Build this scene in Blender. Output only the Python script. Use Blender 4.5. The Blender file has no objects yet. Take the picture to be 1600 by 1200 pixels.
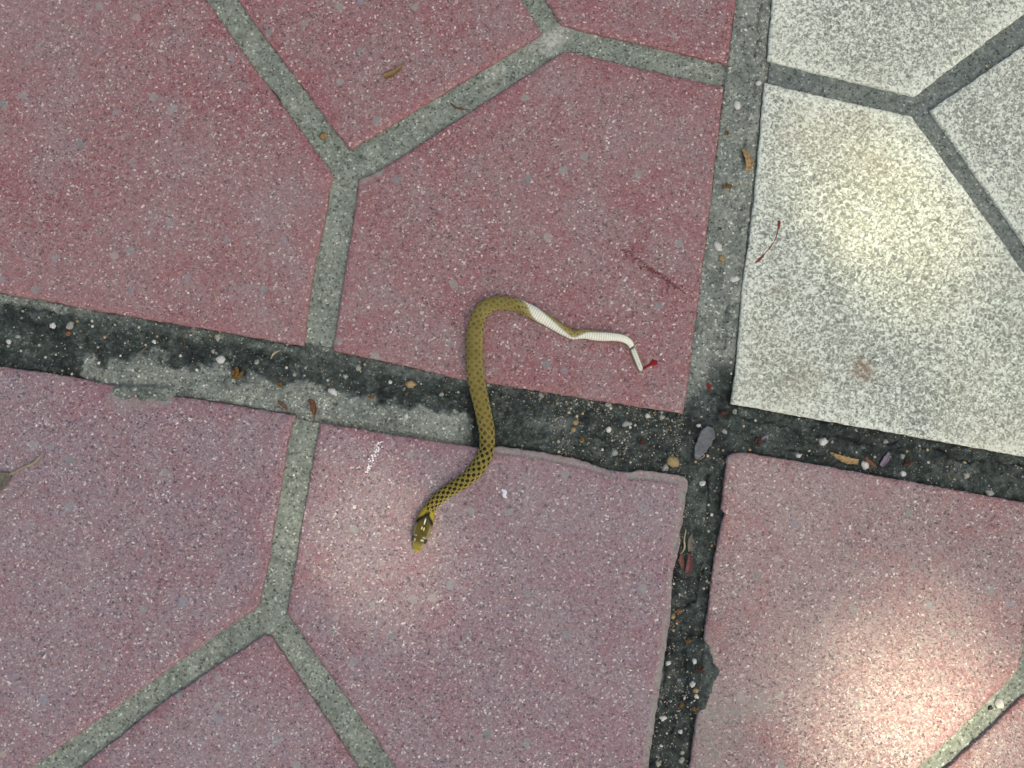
import bpy, bmesh, math, random
import numpy as np
from mathutils import Vector, Matrix, noise as mnoise
from mathutils.geometry import delaunay_2d_cdt

random.seed(7)
rng = np.random.default_rng(7)
scene = bpy.context.scene
COL = scene.collection
R = math.radians

# ------------------------------------------------------------------ camera
F_PX, CAM_H, TILT = 1505.0, 0.376, R(3.5)      # focal length in photo pixels, height above the paving, lean off straight-down
cam_d = bpy.data.cameras.new('camera')
cam = bpy.data.objects.new('camera', cam_d)
COL.objects.link(cam)
cam_d.sensor_fit = 'HORIZONTAL'
cam_d.sensor_width = 36.0
cam_d.lens = 36.0 * F_PX / 1600.0
cam_d.clip_start = 0.01
cam_d.clip_end = 500.0
cam.location = (0, -CAM_H * math.sin(TILT), CAM_H * math.cos(TILT))
cam.rotation_euler = (TILT, 0, 0)
scene.camera = cam

# ------------------------------------------------------------------ sky, sun, exposure
SUN_EL = R(62)
sun_h = Vector((0.62, -0.78, 0)).normalized()
SUN = Vector((sun_h.x * math.cos(SUN_EL), sun_h.y * math.cos(SUN_EL), math.sin(SUN_EL)))
world = bpy.data.worlds.new('World')
scene.world = world
world.use_nodes = True
wn = world.node_tree
wn.nodes.clear()
sky = wn.nodes.new('ShaderNodeTexSky')
sky.sky_type = 'NISHITA'
sky.sun_disc = False
sky.sun_elevation = SUN_EL
sky.sun_rotation = math.atan2(sun_h.x, sun_h.y)
sky.air_density = 1.0
sky.dust_density = 8.0
sky.ozone_density = 0.0
bg = wn.nodes.new('ShaderNodeBackground')
bg.inputs['Strength'].default_value = 0.12
wo = wn.nodes.new('ShaderNodeOutputWorld')
wn.links.new(sky.outputs[0], bg.inputs[0])
wn.links.new(bg.outputs[0], wo.inputs[0])
sl = bpy.data.lights.new('sun', 'SUN')
sl.energy = 5.0
sl.angle = R(0.53)
sl.color = (1.0, 0.86, 0.62)
sun = bpy.data.objects.new('sun', sl)
COL.objects.link(sun)
sun.rotation_euler = SUN.to_track_quat('Z', 'Y').to_euler()
sun.location = SUN * 8
vs = scene.view_settings
vs.view_transform = 'Standard'
vs.look = 'None'
vs.gamma = 1.0
vs.use_curve_mapping = False
vs.exposure = 0.74

# ------------------------------------------------------------------ helpers
CT, ST = math.cos(TILT), math.sin(TILT)
def P(px, py, z=0.0):
    """A point of the photograph on the horizontal plane at height z (metres)."""
    dx, dy, dz = (px - 800.0) / F_PX, -(py - 600.0) / F_PX, -1.0
    ry, rz = dy * CT - dz * ST, dy * ST + dz * CT
    t = (z - cam.location.z) / rz
    return Vector((cam.location.x + dx * t, cam.location.y + ry * t, z))
def Pn(px, py, z=0.0):
    px, py = np.asarray(px, float), np.asarray(py, float)
    dx, dy = (px - 800.0) / F_PX, -(py - 600.0) / F_PX
    ry, rz = dy * CT + ST, dy * ST - CT
    t = (z - cam.location.z) / rz
    return np.stack([dx * t, cam.location.y + ry * t, np.broadcast_to(z, px.shape)], -1)
MM = 0.001
PX = 0.00025                                    # one photo pixel on the paving

def link(o, parent=None):
    COL.objects.link(o)
    if parent is not None:
        o.parent = parent
    return o
def mesh_obj(name, verts, faces, material=None, parent=None, smooth=True, attrs=None):
    me = bpy.data.meshes.new(name)
    me.from_pydata([tuple(v) for v in verts], [], [tuple(f) for f in faces])
    me.update()
    if smooth:
        me.polygons.foreach_set('use_smooth', np.ones(len(me.polygons), bool))
    for k, a in (attrs or {}).items():
        a = np.asarray(a, np.float32)
        if a.ndim == 1:
            at = me.attributes.new(k, 'FLOAT', 'POINT')
            at.data.foreach_set('value', a)
        else:
            at = me.attributes.new(k, 'FLOAT_COLOR', 'POINT')
            full = np.ones((len(a), 4), np.float32)
            full[:, :3] = a[:, :3]
            at.data.foreach_set('color', full.ravel())
    if material:
        me.materials.append(material)
    return link(bpy.data.objects.new(name, me), parent)
def tag(o, label=None, cat=None, group=None, kind=None):
    if label: o['label'] = label
    if cat: o['category'] = cat
    if group: o['group'] = group
    if kind: o['kind'] = kind
    return o

def vnoise(x, y, scale, seed=0, octaves=3):
    """Value noise in -1..1 on numpy arrays."""
    x, y = np.asarray(x, float) / scale, np.asarray(y, float) / scale
    out, amp, tot = 0, 1.0, 0
    for o in range(octaves):
        xi, yi = np.floor(x).astype(np.int64), np.floor(y).astype(np.int64)
        fx, fy = x - xi, y - yi
        fx, fy = fx * fx * (3 - 2 * fx), fy * fy * (3 - 2 * fy)
        def h(a, b):
            n = (a * 374761393 + b * 668265263 + (seed + o * 17) * 69069 + 12345) & 0xffffffff
            n = ((n ^ (n >> 13)) * 1274126177) & 0xffffffff
            return ((n ^ (n >> 16)) & 0xffff) / 32767.5 - 1
        v = (h(xi, yi) * (1 - fx) + h(xi + 1, yi) * fx) * (1 - fy) + (h(xi, yi + 1) * (1 - fx) + h(xi + 1, yi + 1) * fx) * fy
        out = out + v * amp
        tot += amp
        amp *= 0.5
        x, y = x * 2.03 + 3.1, y * 2.03 - 1.7
    return out / tot
def sstep(a, b, x):
    t = np.clip((np.asarray(x, float) - a) / (b - a), 0, 1)
    return t * t * (3 - 2 * t)
def seg_dist(px, py, pts):
    """Distance of points to a polyline."""
    d = np.full(np.shape(px), 1e9)
    for (x0, y0), (x1, y1) in zip(pts[:-1], pts[1:]):
        vx, vy = x1 - x0, y1 - y0
        L = vx * vx + vy * vy + 1e-12
        t = np.clip(((px - x0) * vx + (py - y0) * vy) / L, 0, 1)
        d = np.minimum(d, np.hypot(px - x0 - t * vx, py - y0 - t * vy))
    return d
def inside(px, py, poly):
    c = np.zeros(np.shape(px), bool)
    n = len(poly)
    for i in range(n):
        x0, y0 = poly[i]
        x1, y1 = poly[(i + 1) % n]
        k = ((y0 > py) != (y1 > py)) & (px < (x1 - x0) * (py - y0) / ((y1 - y0) + 1e-15) + x0)
        c ^= k
    return c

# ------------------------------------------------------------------ materials
class NT:
    def __init__(s, name):
        s.m = bpy.data.materials.new(name)
        s.m.use_nodes = True
        s.t = s.m.node_tree
        s.b = s.t.nodes['Principled BSDF']
    def put(s, sock, v):
        if isinstance(v, bpy.types.NodeSocket):
            s.t.links.new(v, sock)
        elif isinstance(v, (tuple, list)) and sock.type == 'RGBA' and len(v) == 3:
            sock.default_value = (*v, 1)
        else:
            sock.default_value = v
    def node(s, typ, _out=0, _set=None, **inp):
        n = s.t.nodes.new(typ)
        for k, v in (_set or {}).items():
            setattr(n, k, v)
        for k, v in inp.items():
            s.put(n.inputs[k.replace('_', ' ')], v)
        return n.outputs[_out]
    def pos(s):
        return s.node('ShaderNodeNewGeometry', 'Position')
    def noise(s, scale, detail=2.0, rough=0.5, vec=None, out='Fac', dist=0.0):
        return s.node('ShaderNodeTexNoise', out, Vector=vec or s.pos(), Scale=scale, Detail=detail, Roughness=rough, Distortion=dist)
    def vor(s, scale, out='Color', vec=None, feature='F1', rand=1.0):
        return s.node('ShaderNodeTexVoronoi', out, {'feature': feature}, Vector=vec or s.pos(), Scale=scale, Randomness=rand)
    def ramp(s, fac, stops, interp='LINEAR'):
        n = s.t.nodes.new('ShaderNodeValToRGB')
        r = n.color_ramp
        r.interpolation = interp
        while len(r.elements) < len(stops):
            r.elements.new(0.5)
        for e, (p, c) in zip(r.elements, stops):
            e.position = p
            e.color = (*c, 1) if not isinstance(c, (int, float)) else (c, c, c, 1)
        s.put(n.inputs[0], fac)
        return n.outputs[0]
    def mix(s, fac, a, b, mode='MIX'):
        n = s.t.nodes.new('ShaderNodeMix')
        n.data_type = 'RGBA'
        n.blend_type = mode
        s.put(n.inputs[0], fac)
        s.put(n.inputs[6], a)
        s.put(n.inputs[7], b)
        return n.outputs[2]
    def math(s, op, a, b=0.0, c=None):
        n = s.t.nodes.new('ShaderNodeMath')
        n.operation = op
        s.put(n.inputs[0], a)
        s.put(n.inputs[1], b)
        if c is not None: s.put(n.inputs[2], c)
        return n.outputs[0]
    def sep(s, col, ch):
        return s.node('ShaderNodeSeparateColor', ch, Color=col)
    def attr(s, name, out='Fac'):
        n = s.t.nodes.new('ShaderNodeAttribute')
        n.attribute_name = name
        return n.outputs[out]
    def step(s, x, lo, hi):
        n = s.t.nodes.new('ShaderNodeMapRange')
        s.put(n.inputs[0], x)
        n.inputs[1].default_value = lo
        n.inputs[2].default_value = hi
        return n.outputs[0]
    def bump(s, h, strength, dist, normal=None):
        n = s.t.nodes.new('ShaderNodeBump')
        n.inputs['Strength'].default_value = strength
        n.inputs['Distance'].default_value = dist
        s.put(n.inputs['Height'], h)
        if normal: s.put(n.inputs['Normal'], normal)
        return n.outputs[0]
    def done(s, col, rough=0.85, normal=None, spec=0.3, **kw):
        s.put(s.b.inputs['Base Color'], col)
        s.put(s.b.inputs['Roughness'], rough)
        s.b.inputs['Specular IOR Level'].default_value = spec
        if normal: s.put(s.b.inputs['Normal'], normal)
        for k, v in kw.items():
            s.put(s.b.inputs[k.replace('_', ' ')], v)
        return s.m

def mat_red(name, wear, red=(0.25, 0.092, 0.095), grey=(0.24, 0.170, 0.165)):
    s = NT(name)
    warp = s.node('ShaderNodeVectorMath', 0, {'operation': 'MULTIPLY_ADD'})
    n = warp.node
    s.put(n.inputs[0], s.noise(420, 1, out='Color'))
    n.inputs[1].default_value = (0.0016, 0.0016, 0.0016)
    s.put(n.inputs[2], s.pos())
    v = n.outputs[0]
    # matrix: red cement showing through a worn grey-pink skin
    blotch = s.noise(48, 4, 0.7, dist=0.5)
    fine = s.noise(330, 3, 0.6)
    k = s.math('ADD', s.math('MULTIPLY', blotch, 0.85), s.math('MULTIPLY', fine, 0.60))
    k = s.math('ADD', k, s.math('MULTIPLY', s.attr('edge'), -0.16))
    k = s.step(k, 0.70 - wear, 1.0 - wear)
    base = s.mix(k, red, grey)
    # sand grains
    c1 = s.vor(1450, vec=v)
    g1 = s.sep(c1, 'Red')
    g1b = s.sep(c1, 'Green')
    grain = s.ramp(g1, [(0.0, (0.012, 0.012, 0.018)), (0.12, (0.05, 0.042, 0.05)), (0.17, (0.17, 0.11, 0.12)), (0.34, (0.27, 0.135, 0.138)),
                        (0.50, (0.25, 0.185, 0.18)), (0.78, (0.32, 0.255, 0.24)), (0.92, (0.44, 0.38, 0.345)), (0.99, (0.85, 0.82, 0.72))])
    amt = s.step(g1b, 0.10, 0.75)
    amt = s.math('MULTIPLY', amt, s.math('ADD', s.math('MULTIPLY', k, 0.15), 0.52))
    col = s.mix(amt, base, grain)
    c2 = s.vor(2300, vec=v)
    g2 = s.sep(c2, 'Red')
    sp2 = s.ramp(g2, [(0.0, 0.40), (0.12, 0.74), (0.3, 0.97), (0.75, 1.03), (0.92, 1.25), (1.0, 1.6)])
    col = s.mix(0.85, col, sp2, 'MULTIPLY')
    # larger aggregate, ground flat
    d3 = s.vor(135, 'Distance', vec=v)
    r3 = s.vor(135, 'Color', vec=v)
    on = s.math('MULTIPLY', s.step(d3, 0.27, 0.20), s.step(s.sep(r3, 'Red'), 0.80, 0.82))
    stone = s.ramp(s.sep(r3, 'Green'), [(0, (0.15, 0.20, 0.20)), (0.5, (0.26, 0.30, 0.25)), (0.8, (0.20, 0.23, 0.26)), (1, (0.40, 0.36, 0.28))])
    col = s.mix(s.math('MULTIPLY', on, 0.65), col, stone)
    d4 = s.vor(380, 'Distance', vec=v)
    r4 = s.vor(380, 'Color', vec=v)
    on4 = s.math('MULTIPLY', s.step(d4, 0.22, 0.15), s.step(s.sep(r4, 'Blue'), 0.86, 0.88))
    stone4 = s.ramp(s.sep(r4, 'Green'), [(0, (0.03, 0.04, 0.05)), (0.45, (0.10, 0.12, 0.14)), (0.6, (0.75, 0.74, 0.66)), (1, (0.6, 0.55, 0.42))])
    col = s.mix(s.math('MULTIPLY', on4, 0.8), col, stone4)
    dust = s.step(s.noise(11, 3, 0.6), 0.42, 0.72)
    col = s.mix(s.math('MULTIPLY', dust, 0.22), col, (0.33, 0.30, 0.29))
    # smeared cement and brown blotches
    br = s.step(s.noise(60, 3, 0.6, dist=0.6), 0.66, 0.78)
    col = s.mix(s.math('MULTIPLY', br, 0.35), col, (0.19, 0.10, 0.07))
    cem = s.attr('cement')
    col = s.mix(s.math('MULTIPLY', cem, s.step(s.noise(500, 2), 0.25, 0.7)), col, (0.24, 0.25, 0.215))
    st = s.attr('stain')
    col = s.mix(s.math('MULTIPLY', st, s.step(s.noise(420, 3, 0.7), 0.38, 0.62)), col, (0.10, 0.012, 0.010))
    h = s.math('ADD', s.math('MULTIPLY', g1, 0.55), s.math('MULTIPLY', s.noise(900, 2), 0.6))
    return s.done(col, s.step(g1b, -0.6, 1.4), s.bump(h, 0.55, 0.00035), 0.35)

def mat_white():
    s = NT('white_tile')
    a = s.noise(700, 1.0, 0.5, dist=1.2)
    b = s.noise(900, 2, 0.6)
    big = s.noise(30, 4, 0.6)
    f = s.math('ADD', s.math('MULTIPLY', a, 0.78), s.math('MULTIPLY', b, 0.22))
    f = s.math('ADD', f, s.math('MULTIPLY', s.math('SUBTRACT', big, 0.5), 0.22))
    f = s.math('ADD', f, s.math('MULTIPLY', s.attr('edge'), 0.10))
    col = s.ramp(f, [(0.34, (0.19, 0.22, 0.18)), (0.44, (0.30, 0.335, 0.275)), (0.51, (0.44, 0.48, 0.385)), (0.60, (0.68, 0.75, 0.63))])
    c1 = s.sep(s.vor(1250), 'Red')
    col = s.mix(0.7, col, s.ramp(c1, [(0, 0.45), (0.2, 0.9), (0.8, 1.04), (1, 1.25)]), 'MULTIPLY')
    yel = s.step(s.noise(16, 4, 0.65), 0.44, 0.80)
    col = s.mix(s.math('MULTIPLY', yel, 0.35), col, (0.42, 0.38, 0.26))
    st = s.attr('stain')
    col = s.mix(s.math('MULTIPLY', st, s.step(s.noise(600, 3, 0.7), 0.25, 0.65)), col, (0.20, 0.13, 0.07))
    h = s.math('ADD', f, s.math('MULTIPLY', c1, 0.2))
    return s.done(col, 0.85, s.bump(h, 0.6, 0.0005), 0.3)

def mat_groove(name, base, hi):
    s = NT(name)
    c1 = s.vor(1500)
    g = s.sep(c1, 'Red')
    n1 = s.noise(60, 4, 0.6)
    n2 = s.noise(420, 3, 0.65)
    col = s.mix(s.step(n1, 0.3, 0.7), base, hi)
    col = s.mix(0.9, col, s.ramp(n2, [(0.25, 0.55), (0.5, 1.0), (0.75, 1.4)]), 'MULTIPLY')
    col = s.mix(s.step(s.sep(c1, 'Green'), 0.5, 0.6), col, s.mix(1.0, col, s.ramp(g, [(0, 0.30), (0.25, 0.7), (0.7, 1.15), (0.9, 1.5), (1, 2.1)]), 'MULTIPLY'))
    d = s.vor(400, 'Distance')
    rr = s.vor(400)
    on = s.math('MULTIPLY', s.step(d, 0.2, 0.14), s.step(s.sep(rr, 'Red'), 0.8, 0.82))
    col = s.mix(on, col, s.ramp(s.sep(rr, 'Green'), [(0, (0.05, 0.055, 0.05)), (0.4, (0.45, 0.45, 0.38)), (0.8, (0.75, 0.74, 0.62)), (1, (0.5, 0.36, 0.15))]))
    smear = s.attr('smear')
    col = s.mix(s.math('MULTIPLY', smear, s.step(n2, 0.30, 0.62)), col, s.mix(s.noise(700, 2), (0.42, 0.44, 0.37), (0.75, 0.76, 0.66)))
    h = s.math('ADD', n2, s.math('MULTIPLY', g, 0.35))
    return s.done(col, 0.9, s.bump(h, 0.8, 0.0006), 0.25)

def mat_mortar():
    s = NT('joint_mortar')
    L = s.attr('light')
    n2 = s.noise(380, 4, 0.65)
    n3 = s.noise(110, 3, 0.6)
    f = s.math('ADD', L, s.math('MULTIPLY', s.math('SUBTRACT', n2, 0.5), 0.75))
    f = s.math('ADD', f, s.math('MULTIPLY', s.math('SUBTRACT', n3, 0.5), 0.55))
    col = s.ramp(f, [(0.0, (0.008, 0.012, 0.010)), (0.15, (0.026, 0.038, 0.032)), (0.45, (0.095, 0.115, 0.10)), (0.75, (0.212, 0.242, 0.202)), (1.0, (0.31, 0.345, 0.285))])
    c1 = s.vor(1500)
    g = s.sep(c1, 'Red')
    col = s.mix(s.step(s.sep(c1, 'Green'), 0.45, 0.55), col, s.mix(1.0, col, s.ramp(g, [(0, 0.35), (0.3, 0.8), (0.7, 1.2), (0.9, 1.7), (1, 2.8)]), 'MULTIPLY'))
    d = s.vor(430, 'Distance')
    rr = s.vor(430)
    on = s.math('MULTIPLY', s.step(d, 0.26, 0.18), s.step(s.sep(rr, 'Red'), 0.85, 0.87))
    col = s.mix(on, col, s.ramp(s.sep(rr, 'Green'), [(0, (0.12, 0.12, 0.10)), (0.5, (0.35, 0.36, 0.28)), (0.85, (0.6, 0.58, 0.46)), (1, (0.35, 0.2, 0.05))]))
    h = s.math('ADD', n2, s.math('MULTIPLY', g, 0.4))
    return s.done(col, s.step(L, -1.3, 0.6), s.bump(h, 0.9, 0.0007), 0.35)

def mat_plain(name, col, var=0.3, scale=600, rough=0.7, spec=0.35, bump=0.4, **kw):
    s = NT(name)
    n = s.noise(scale, 3, 0.6)
    c = s.mix(1.0, col, s.ramp(n, [(0.25, 1 - var), (0.75, 1 + var)]), 'MULTIPLY')
    return s.done(c, rough, s.bump(n, bump, 0.0003), spec, **kw)
def mat_vcol(name, rough=0.7, spec=0.35, var=0.25, scale=700, **kw):
    s = NT(name)
    n = s.noise(scale, 3, 0.6)
    c = s.mix(1.0, s.attr('col', 'Color'), s.ramp(n, [(0.25, 1 - var), (0.75, 1 + var)]), 'MULTIPLY')
    return s.done(c, rough, s.bump(n, 0.3, 0.0002), spec, **kw)

M_RED_A = mat_red('red_tile', 0.12)
M_RED_B = mat_red('worn_red_tile', 0.22, red=(0.240, 0.110, 0.125), grey=(0.228, 0.186, 0.206))
M_RED_C = mat_red('dusty_red_tile', 0.24, red=(0.29, 0.125, 0.118), grey=(0.285, 0.222, 0.205))
M_WHITE = mat_white()
M_GROOVE_R = mat_groove('groove_cement', (0.165, 0.196, 0.160), (0.245, 0.280, 0.228))
M_GROOVE_W = mat_groove('smooth_groove_cement', (0.125, 0.152, 0.134), (0.17, 0.198, 0.174))
M_MORTAR = mat_mortar()

# ------------------------------------------------------------------ ground and paving
def ground_material():
    s = NT('bare_soil')
    n = s.noise(3, 6, 0.6)
    n2 = s.noise(60, 5, 0.7)
    c = s.mix(n, (0.10, 0.075, 0.05), (0.17, 0.135, 0.095))
    c = s.mix(0.8, c, s.ramp(n2, [(0.25, 0.6), (0.75, 1.35)]), 'MULTIPLY')
    return s.done(c, 0.95, s.bump(n2, 0.8, 0.01), 0.2)
g = 250.0
tag(mesh_obj('ground', [(-g, -g, -0.03), (g, -g, -0.03), (g, g, -0.03), (-g, g, -0.03)], [(0, 1, 2, 3)], ground_material()),
    'bare brown soil around the paved area', kind='structure')

# pitch of the tiles on the ground
U = P(1245 / 2 + 800, 207 / 2 + 600) - P(800 - 1245 / 2, 600 - 207 / 2)
V = P(800 - 130 / 2, 600 + 1140 / 2) - P(800 + 130 / 2, 600 - 1140 / 2)
O = P(1108, 690)
I0, I1, J0, J1 = -3, 2, -3, 2
def gridpt(i, j): return O + U * i + V * j
c4 = [gridpt(I0, J0), gridpt(I0, J1 + 1), gridpt(I1 + 1, J1 + 1), gridpt(I1 + 1, J0)]
bv = [(p.x, p.y, -0.0042) for p in c4] + [(p.x, p.y, -0.06) for p in c4]
pavement = mesh_obj('pavement', bv, [(0, 1, 2, 3), (0, 4, 5, 1), (1, 5, 6, 2), (2, 6, 7, 3), (3, 7, 4, 0)], M_MORTAR, smooth=False,
                    attrs={'light': [0.35] * 8})
tag(pavement, 'paved walk of red and white moulded cement tiles with dark mortar joints', kind='structure')

Z_GROOVE = -0.0015
def resample(poly, step, jit, seed):
    """Outline (metres) cut into short steps with ragged edges."""
    rr = random.Random(seed)
    out = []
    n = len(poly)
    for i in range(n):
        a, b = Vector(poly[i][:2]), Vector(poly[(i + 1) % n][:2])
        L = (b - a).length
        k = max(1, int(L / step))
        d = (b - a).normalized()
        nn = Vector((-d.y, d.x))
        for q in range(k):
            p = a + (b - a) * (q / k)
            if q: p = p + nn * jit * (0.55 * (mnoise.noise(Vector((p.x * 350, p.y * 350, seed))) + 0.9 * mnoise.noise(Vector((p.x * 90, p.y * 90, seed + 5)))) + rr.uniform(-0.30, 0.30))
            out.append((p.x, p.y))
    return out
def poly_area(p):
    return 0.5 * sum(p[i][0] * p[(i + 1) % len(p)][1] - p[(i + 1) % len(p)][0] * p[i][1] for i in range(len(p)))

STAINS_RED = [((984, 390), (994, 404), 12, 0.5), ((1000, 412), (1052, 446), 8, 0.45), ((1072, 430), (1092, 432), 7, 0.35),
              ((282, 1132), (290, 1134), 8, 0.4), ((182, 1163), (226, 1152), 4, 0.45), ((200, 1178), (222, 1172), 4, 0.3), ((388, 262), (394, 265), 6, 0.3), ((960, 572), (966, 576), 4, 0.8)]
STAINS_WHITE = [((1346, 575), (1351, 582), 19, 0.95), ((1250, 600), (1262, 590), 26, 0.28), ((1214, 450), (1219, 455), 8, 0.35), ((1155, 492), (1160, 494), 5, 0.6), ((1330, 180), (1345, 190), 20, 0.2)]
CEMENT = [((590, 268), (562, 284), 9, 0.9), ((180, 628), (262, 622), 13, 1.0), ((1112, 1120), (1195, 1096), 20, 0.75), ((1105, 1060), (1105, 1200), 24, 0.7), ((1120, 1180), (1150, 1150), 14, 0.5), ((1104, 990), (1112, 1040), 12, 0.7),
          ((1385, 1010), (1460, 960), 8, 0.25), ((1290, 1040), (1385, 1012), 7, 0.22),
          ((1140, 718), (1160, 712), 8, 0.5), ((790, 701), (960, 737), 7, 0.9), ((985, 739), (1065, 747), 7, 0.9), ((1070, 760), (1060, 830), 6, 0.75), ((1058, 830), (1046, 960), 7, 0.8), ((1046, 960), (1012, 1200), 7, 0.9)]
CHIPS = [([(775, 702), (850, 712), (905, 724), (950, 738)], 6.5), ([(985, 743), (1030, 746), (1066, 753)], 6.0), ([(1069, 762), (1060, 828)], 4.0), ([(1054, 850), (1044, 960), (1008, 1200)], 5.0)]
def chip(pxy):
    out = np.zeros(len(pxy))
    for pts, r in CHIPS:
        d = seg_dist(pxy[:, 0], pxy[:, 1], pts) + 1.2 * vnoise(pxy[:, 0], pxy[:, 1], 9, 3, 2)
        out = np.maximum(out, sstep(r * 1.15, r * 0.8, d))
    return out
def marks(pxy, L):
    out = np.zeros(len(pxy))
    for (a, b, r, k) in L:
        d = seg_dist(pxy[:, 0], pxy[:, 1], [a, b])
        out = np.maximum(out, k * sstep(r * 1.25, r * 0.35, d))
    return out
def unproject(v):
    """world xyz -> photo pixels (only used to place stains on the tile they belong to)"""
    v = np.asarray(v, float)
    d = v - np.array(cam.location)
    y = d[:, 1] * CT + d[:, 2] * ST
    z = -d[:, 1] * ST + d[:, 2] * CT
    return np.stack([800 + F_PX * d[:, 0] / -z, 600 - F_PX * y / -z], -1)

def panel(name, poly_px, material, parent, seed, step=0.0012, spacing=0.0032, jit=0.00048, offset=None, marks_on=True):
    poly = [P(x, y) for x, y in poly_px]
    poly = [(p.x, p.y) for p in poly]
    if poly_area(poly) < 0: poly = poly[::-1]
    edge = resample(poly, step, jit, seed)
    n = len(edge)
    E = np.array(edge)
    tang = np.roll(E, -2, 0) - np.roll(E, 2, 0)
    tang /= np.linalg.norm(tang, axis=1)[:, None] + 1e-12
    nrm = np.stack([-tang[:, 1], tang[:, 0]], -1)            # inwards for a counter-clockwise outline
    E1 = E + nrm * 0.00055
    x0, y0 = E.min(0)
    x1, y1 = E.max(0)
    gx, gy = np.meshgrid(np.arange(x0, x1, spacing), np.arange(y0, y1, spacing))
    gx = gx.ravel() + rng.uniform(-.3, .3, gx.size) * spacing
    gy = gy.ravel() + rng.uniform(-.3, .3, gy.size) * spacing
    closed = [tuple(e) for e in E] + [tuple(E[0])]
    dist = seg_dist(gx, gy, closed)
    keep = inside(gx, gy, [tuple(e) for e in E]) & (dist > 0.0013)
    G = np.stack([gx[keep], gy[keep]], -1)
    chipped = marks_on and material is M_RED_B and any(abs(x - 1066) < 9 and abs(y - 821) < 9 for x, y in poly_px)
    if chipped:
        ex = []
        for pts_, r in CHIPS:
            for (ax, ay), (bx, by) in zip(pts_[:-1], pts_[1:]):
                L_ = math.hypot(bx - ax, by - ay)
                for q in range(int(L_ / 3)):
                    f_ = q * 3 / L_
                    for w_ in (-10, -7.5, -5, -2.5, 0, 2.5, 5, 7.5, 10):
                        ex.append((ax + (bx - ax) * f_ - (by - ay) / L_ * w_, ay + (by - ay) * f_ + (bx - ax) / L_ * w_))
        ex = np.array(ex) + rng.uniform(-.4, .4, (len(ex), 2))
        ew = Pn(ex[:, 0], ex[:, 1], 0.0)[:, :2]
        kd = inside(ew[:, 0], ew[:, 1], [tuple(e) for e in E]) & (seg_dist(ew[:, 0], ew[:, 1], closed) > 0.0009)
        G = np.concatenate([G, ew[kd]])
    pts = np.concatenate([E, E1, G]) * 1000.0
    edges = [(i, (i + 1) % n) for i in range(n)]
    vo, eo, fo, ov, oe, of = delaunay_2d_cdt([Vector(p) for p in pts], edges, [], 1, 1e-4)
    nv = len(vo)
    vo = np.array([(p.x, p.y) for p in vo]) / 1000.0
    src = np.array([o[0] if len(o) else -1 for o in ov])
    d = seg_dist(vo[:, 0], vo[:, 1], closed)
    z = 0.00012 * vnoise(vo[:, 0], vo[:, 1], 0.012, seed) + 0.00005 * vnoise(vo[:, 0], vo[:, 1], 0.003, seed + 3)
    rim = (src >= 0) & (src < n)
    z[rim] = -0.00038 + rng.uniform(-.00012, .00012, rim.sum())
    if chipped:
        z -= 0.00075 * chip(unproject(np.column_stack([vo, np.zeros(len(vo))])))
    V3 = np.column_stack([vo, z])
    bot_of = {}
    verts = [tuple(v) for v in V3]
    faces = [tuple(f) for f in fo]
    # skirt down into the groove
    first = {}
    for k, s_ in enumerate(src):
        if 0 <= s_ < n and s_ not in first: first[s_] = k
    ring = [first[i] for i in range(n) if i in first]
    base = len(verts)
    for k in ring:
        verts.append((V3[k, 0], V3[k, 1], Z_GROOVE - 0.0002))
    m = len(ring)
    for i in range(m):
        j = (i + 1) % m
        faces.append((ring[i], base + i, base + j, ring[j]))
    pxy = unproject(np.array(verts))
    edge_a = np.concatenate([np.exp(-d / 0.004), np.ones(m)])
    red = material is not M_WHITE
    if marks_on:
        stain = marks(pxy, STAINS_RED if red else STAINS_WHITE)
        cem = marks(pxy, CEMENT) if red else np.zeros(len(pxy))
        if chipped: cem = np.maximum(cem, chip(pxy))
    else:
        stain = cem = np.zeros(len(pxy))
    return mesh_obj(name, verts, faces, material, parent, attrs={'edge': edge_a, 'stain': stain, 'cement': cem})

def slab(outline_px, material, inset=0.0026):
    poly = [P(x, y) for x, y in outline_px]
    c = sum(poly, Vector()) / len(poly)
    poly = [(p + (c - p).normalized() * inset) for p in poly]
    if poly_area([(p.x, p.y) for p in poly]) < 0: poly = poly[::-1]
    n = len(poly)
    # gridded top so that smears can be painted on it
    N = 60
    verts, faces = [], []
    a, b, c_, d = poly
    for i in range(N + 1):
        for j in range(N + 1):
            u, v = i / N, j / N
            p = a * (1 - u) * (1 - v) + b * u * (1 - v) + c_ * u * v + d * (1 - u) * v
            zz = Z_GROOVE + 0.0002 * mnoise.noise(Vector((p.x * 90, p.y * 90, 2)))
            verts.append((p.x, p.y, zz))
    for i in range(N):
        for j in range(N):
            faces.append((i * (N + 1) + j, (i + 1) * (N + 1) + j, (i + 1) * (N + 1) + j + 1, i * (N + 1) + j + 1))
    k = len(verts)
    for p in poly: verts.append((p.x, p.y, -0.025))
    cid = [0, N * (N + 1), N * (N + 1) + N, N]
    rim = [[i * (N + 1) for i in range(N + 1)], [N * (N + 1) + j for j in range(N + 1)], [i * (N + 1) + N for i in range(N, -1, -1)], [j for j in range(N, -1, -1)]]
    for q in range(4):
        faces.append(tuple([k + q] + [k + (q + 1) % 4] + rim[q][::-1]))
    pxy = unproject(np.array(verts))
    sm = marks(pxy, [((850, 72), (876, 56), 16, 0.6), ((772, 108), (776, 122), 4, 0.5), ((545, 290), (550, 300), 9, 0.3)])
    o = mesh_obj('paving_tile', verts, faces, material, pavement, smooth=False, attrs={'smear': sm})
    return o

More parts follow.
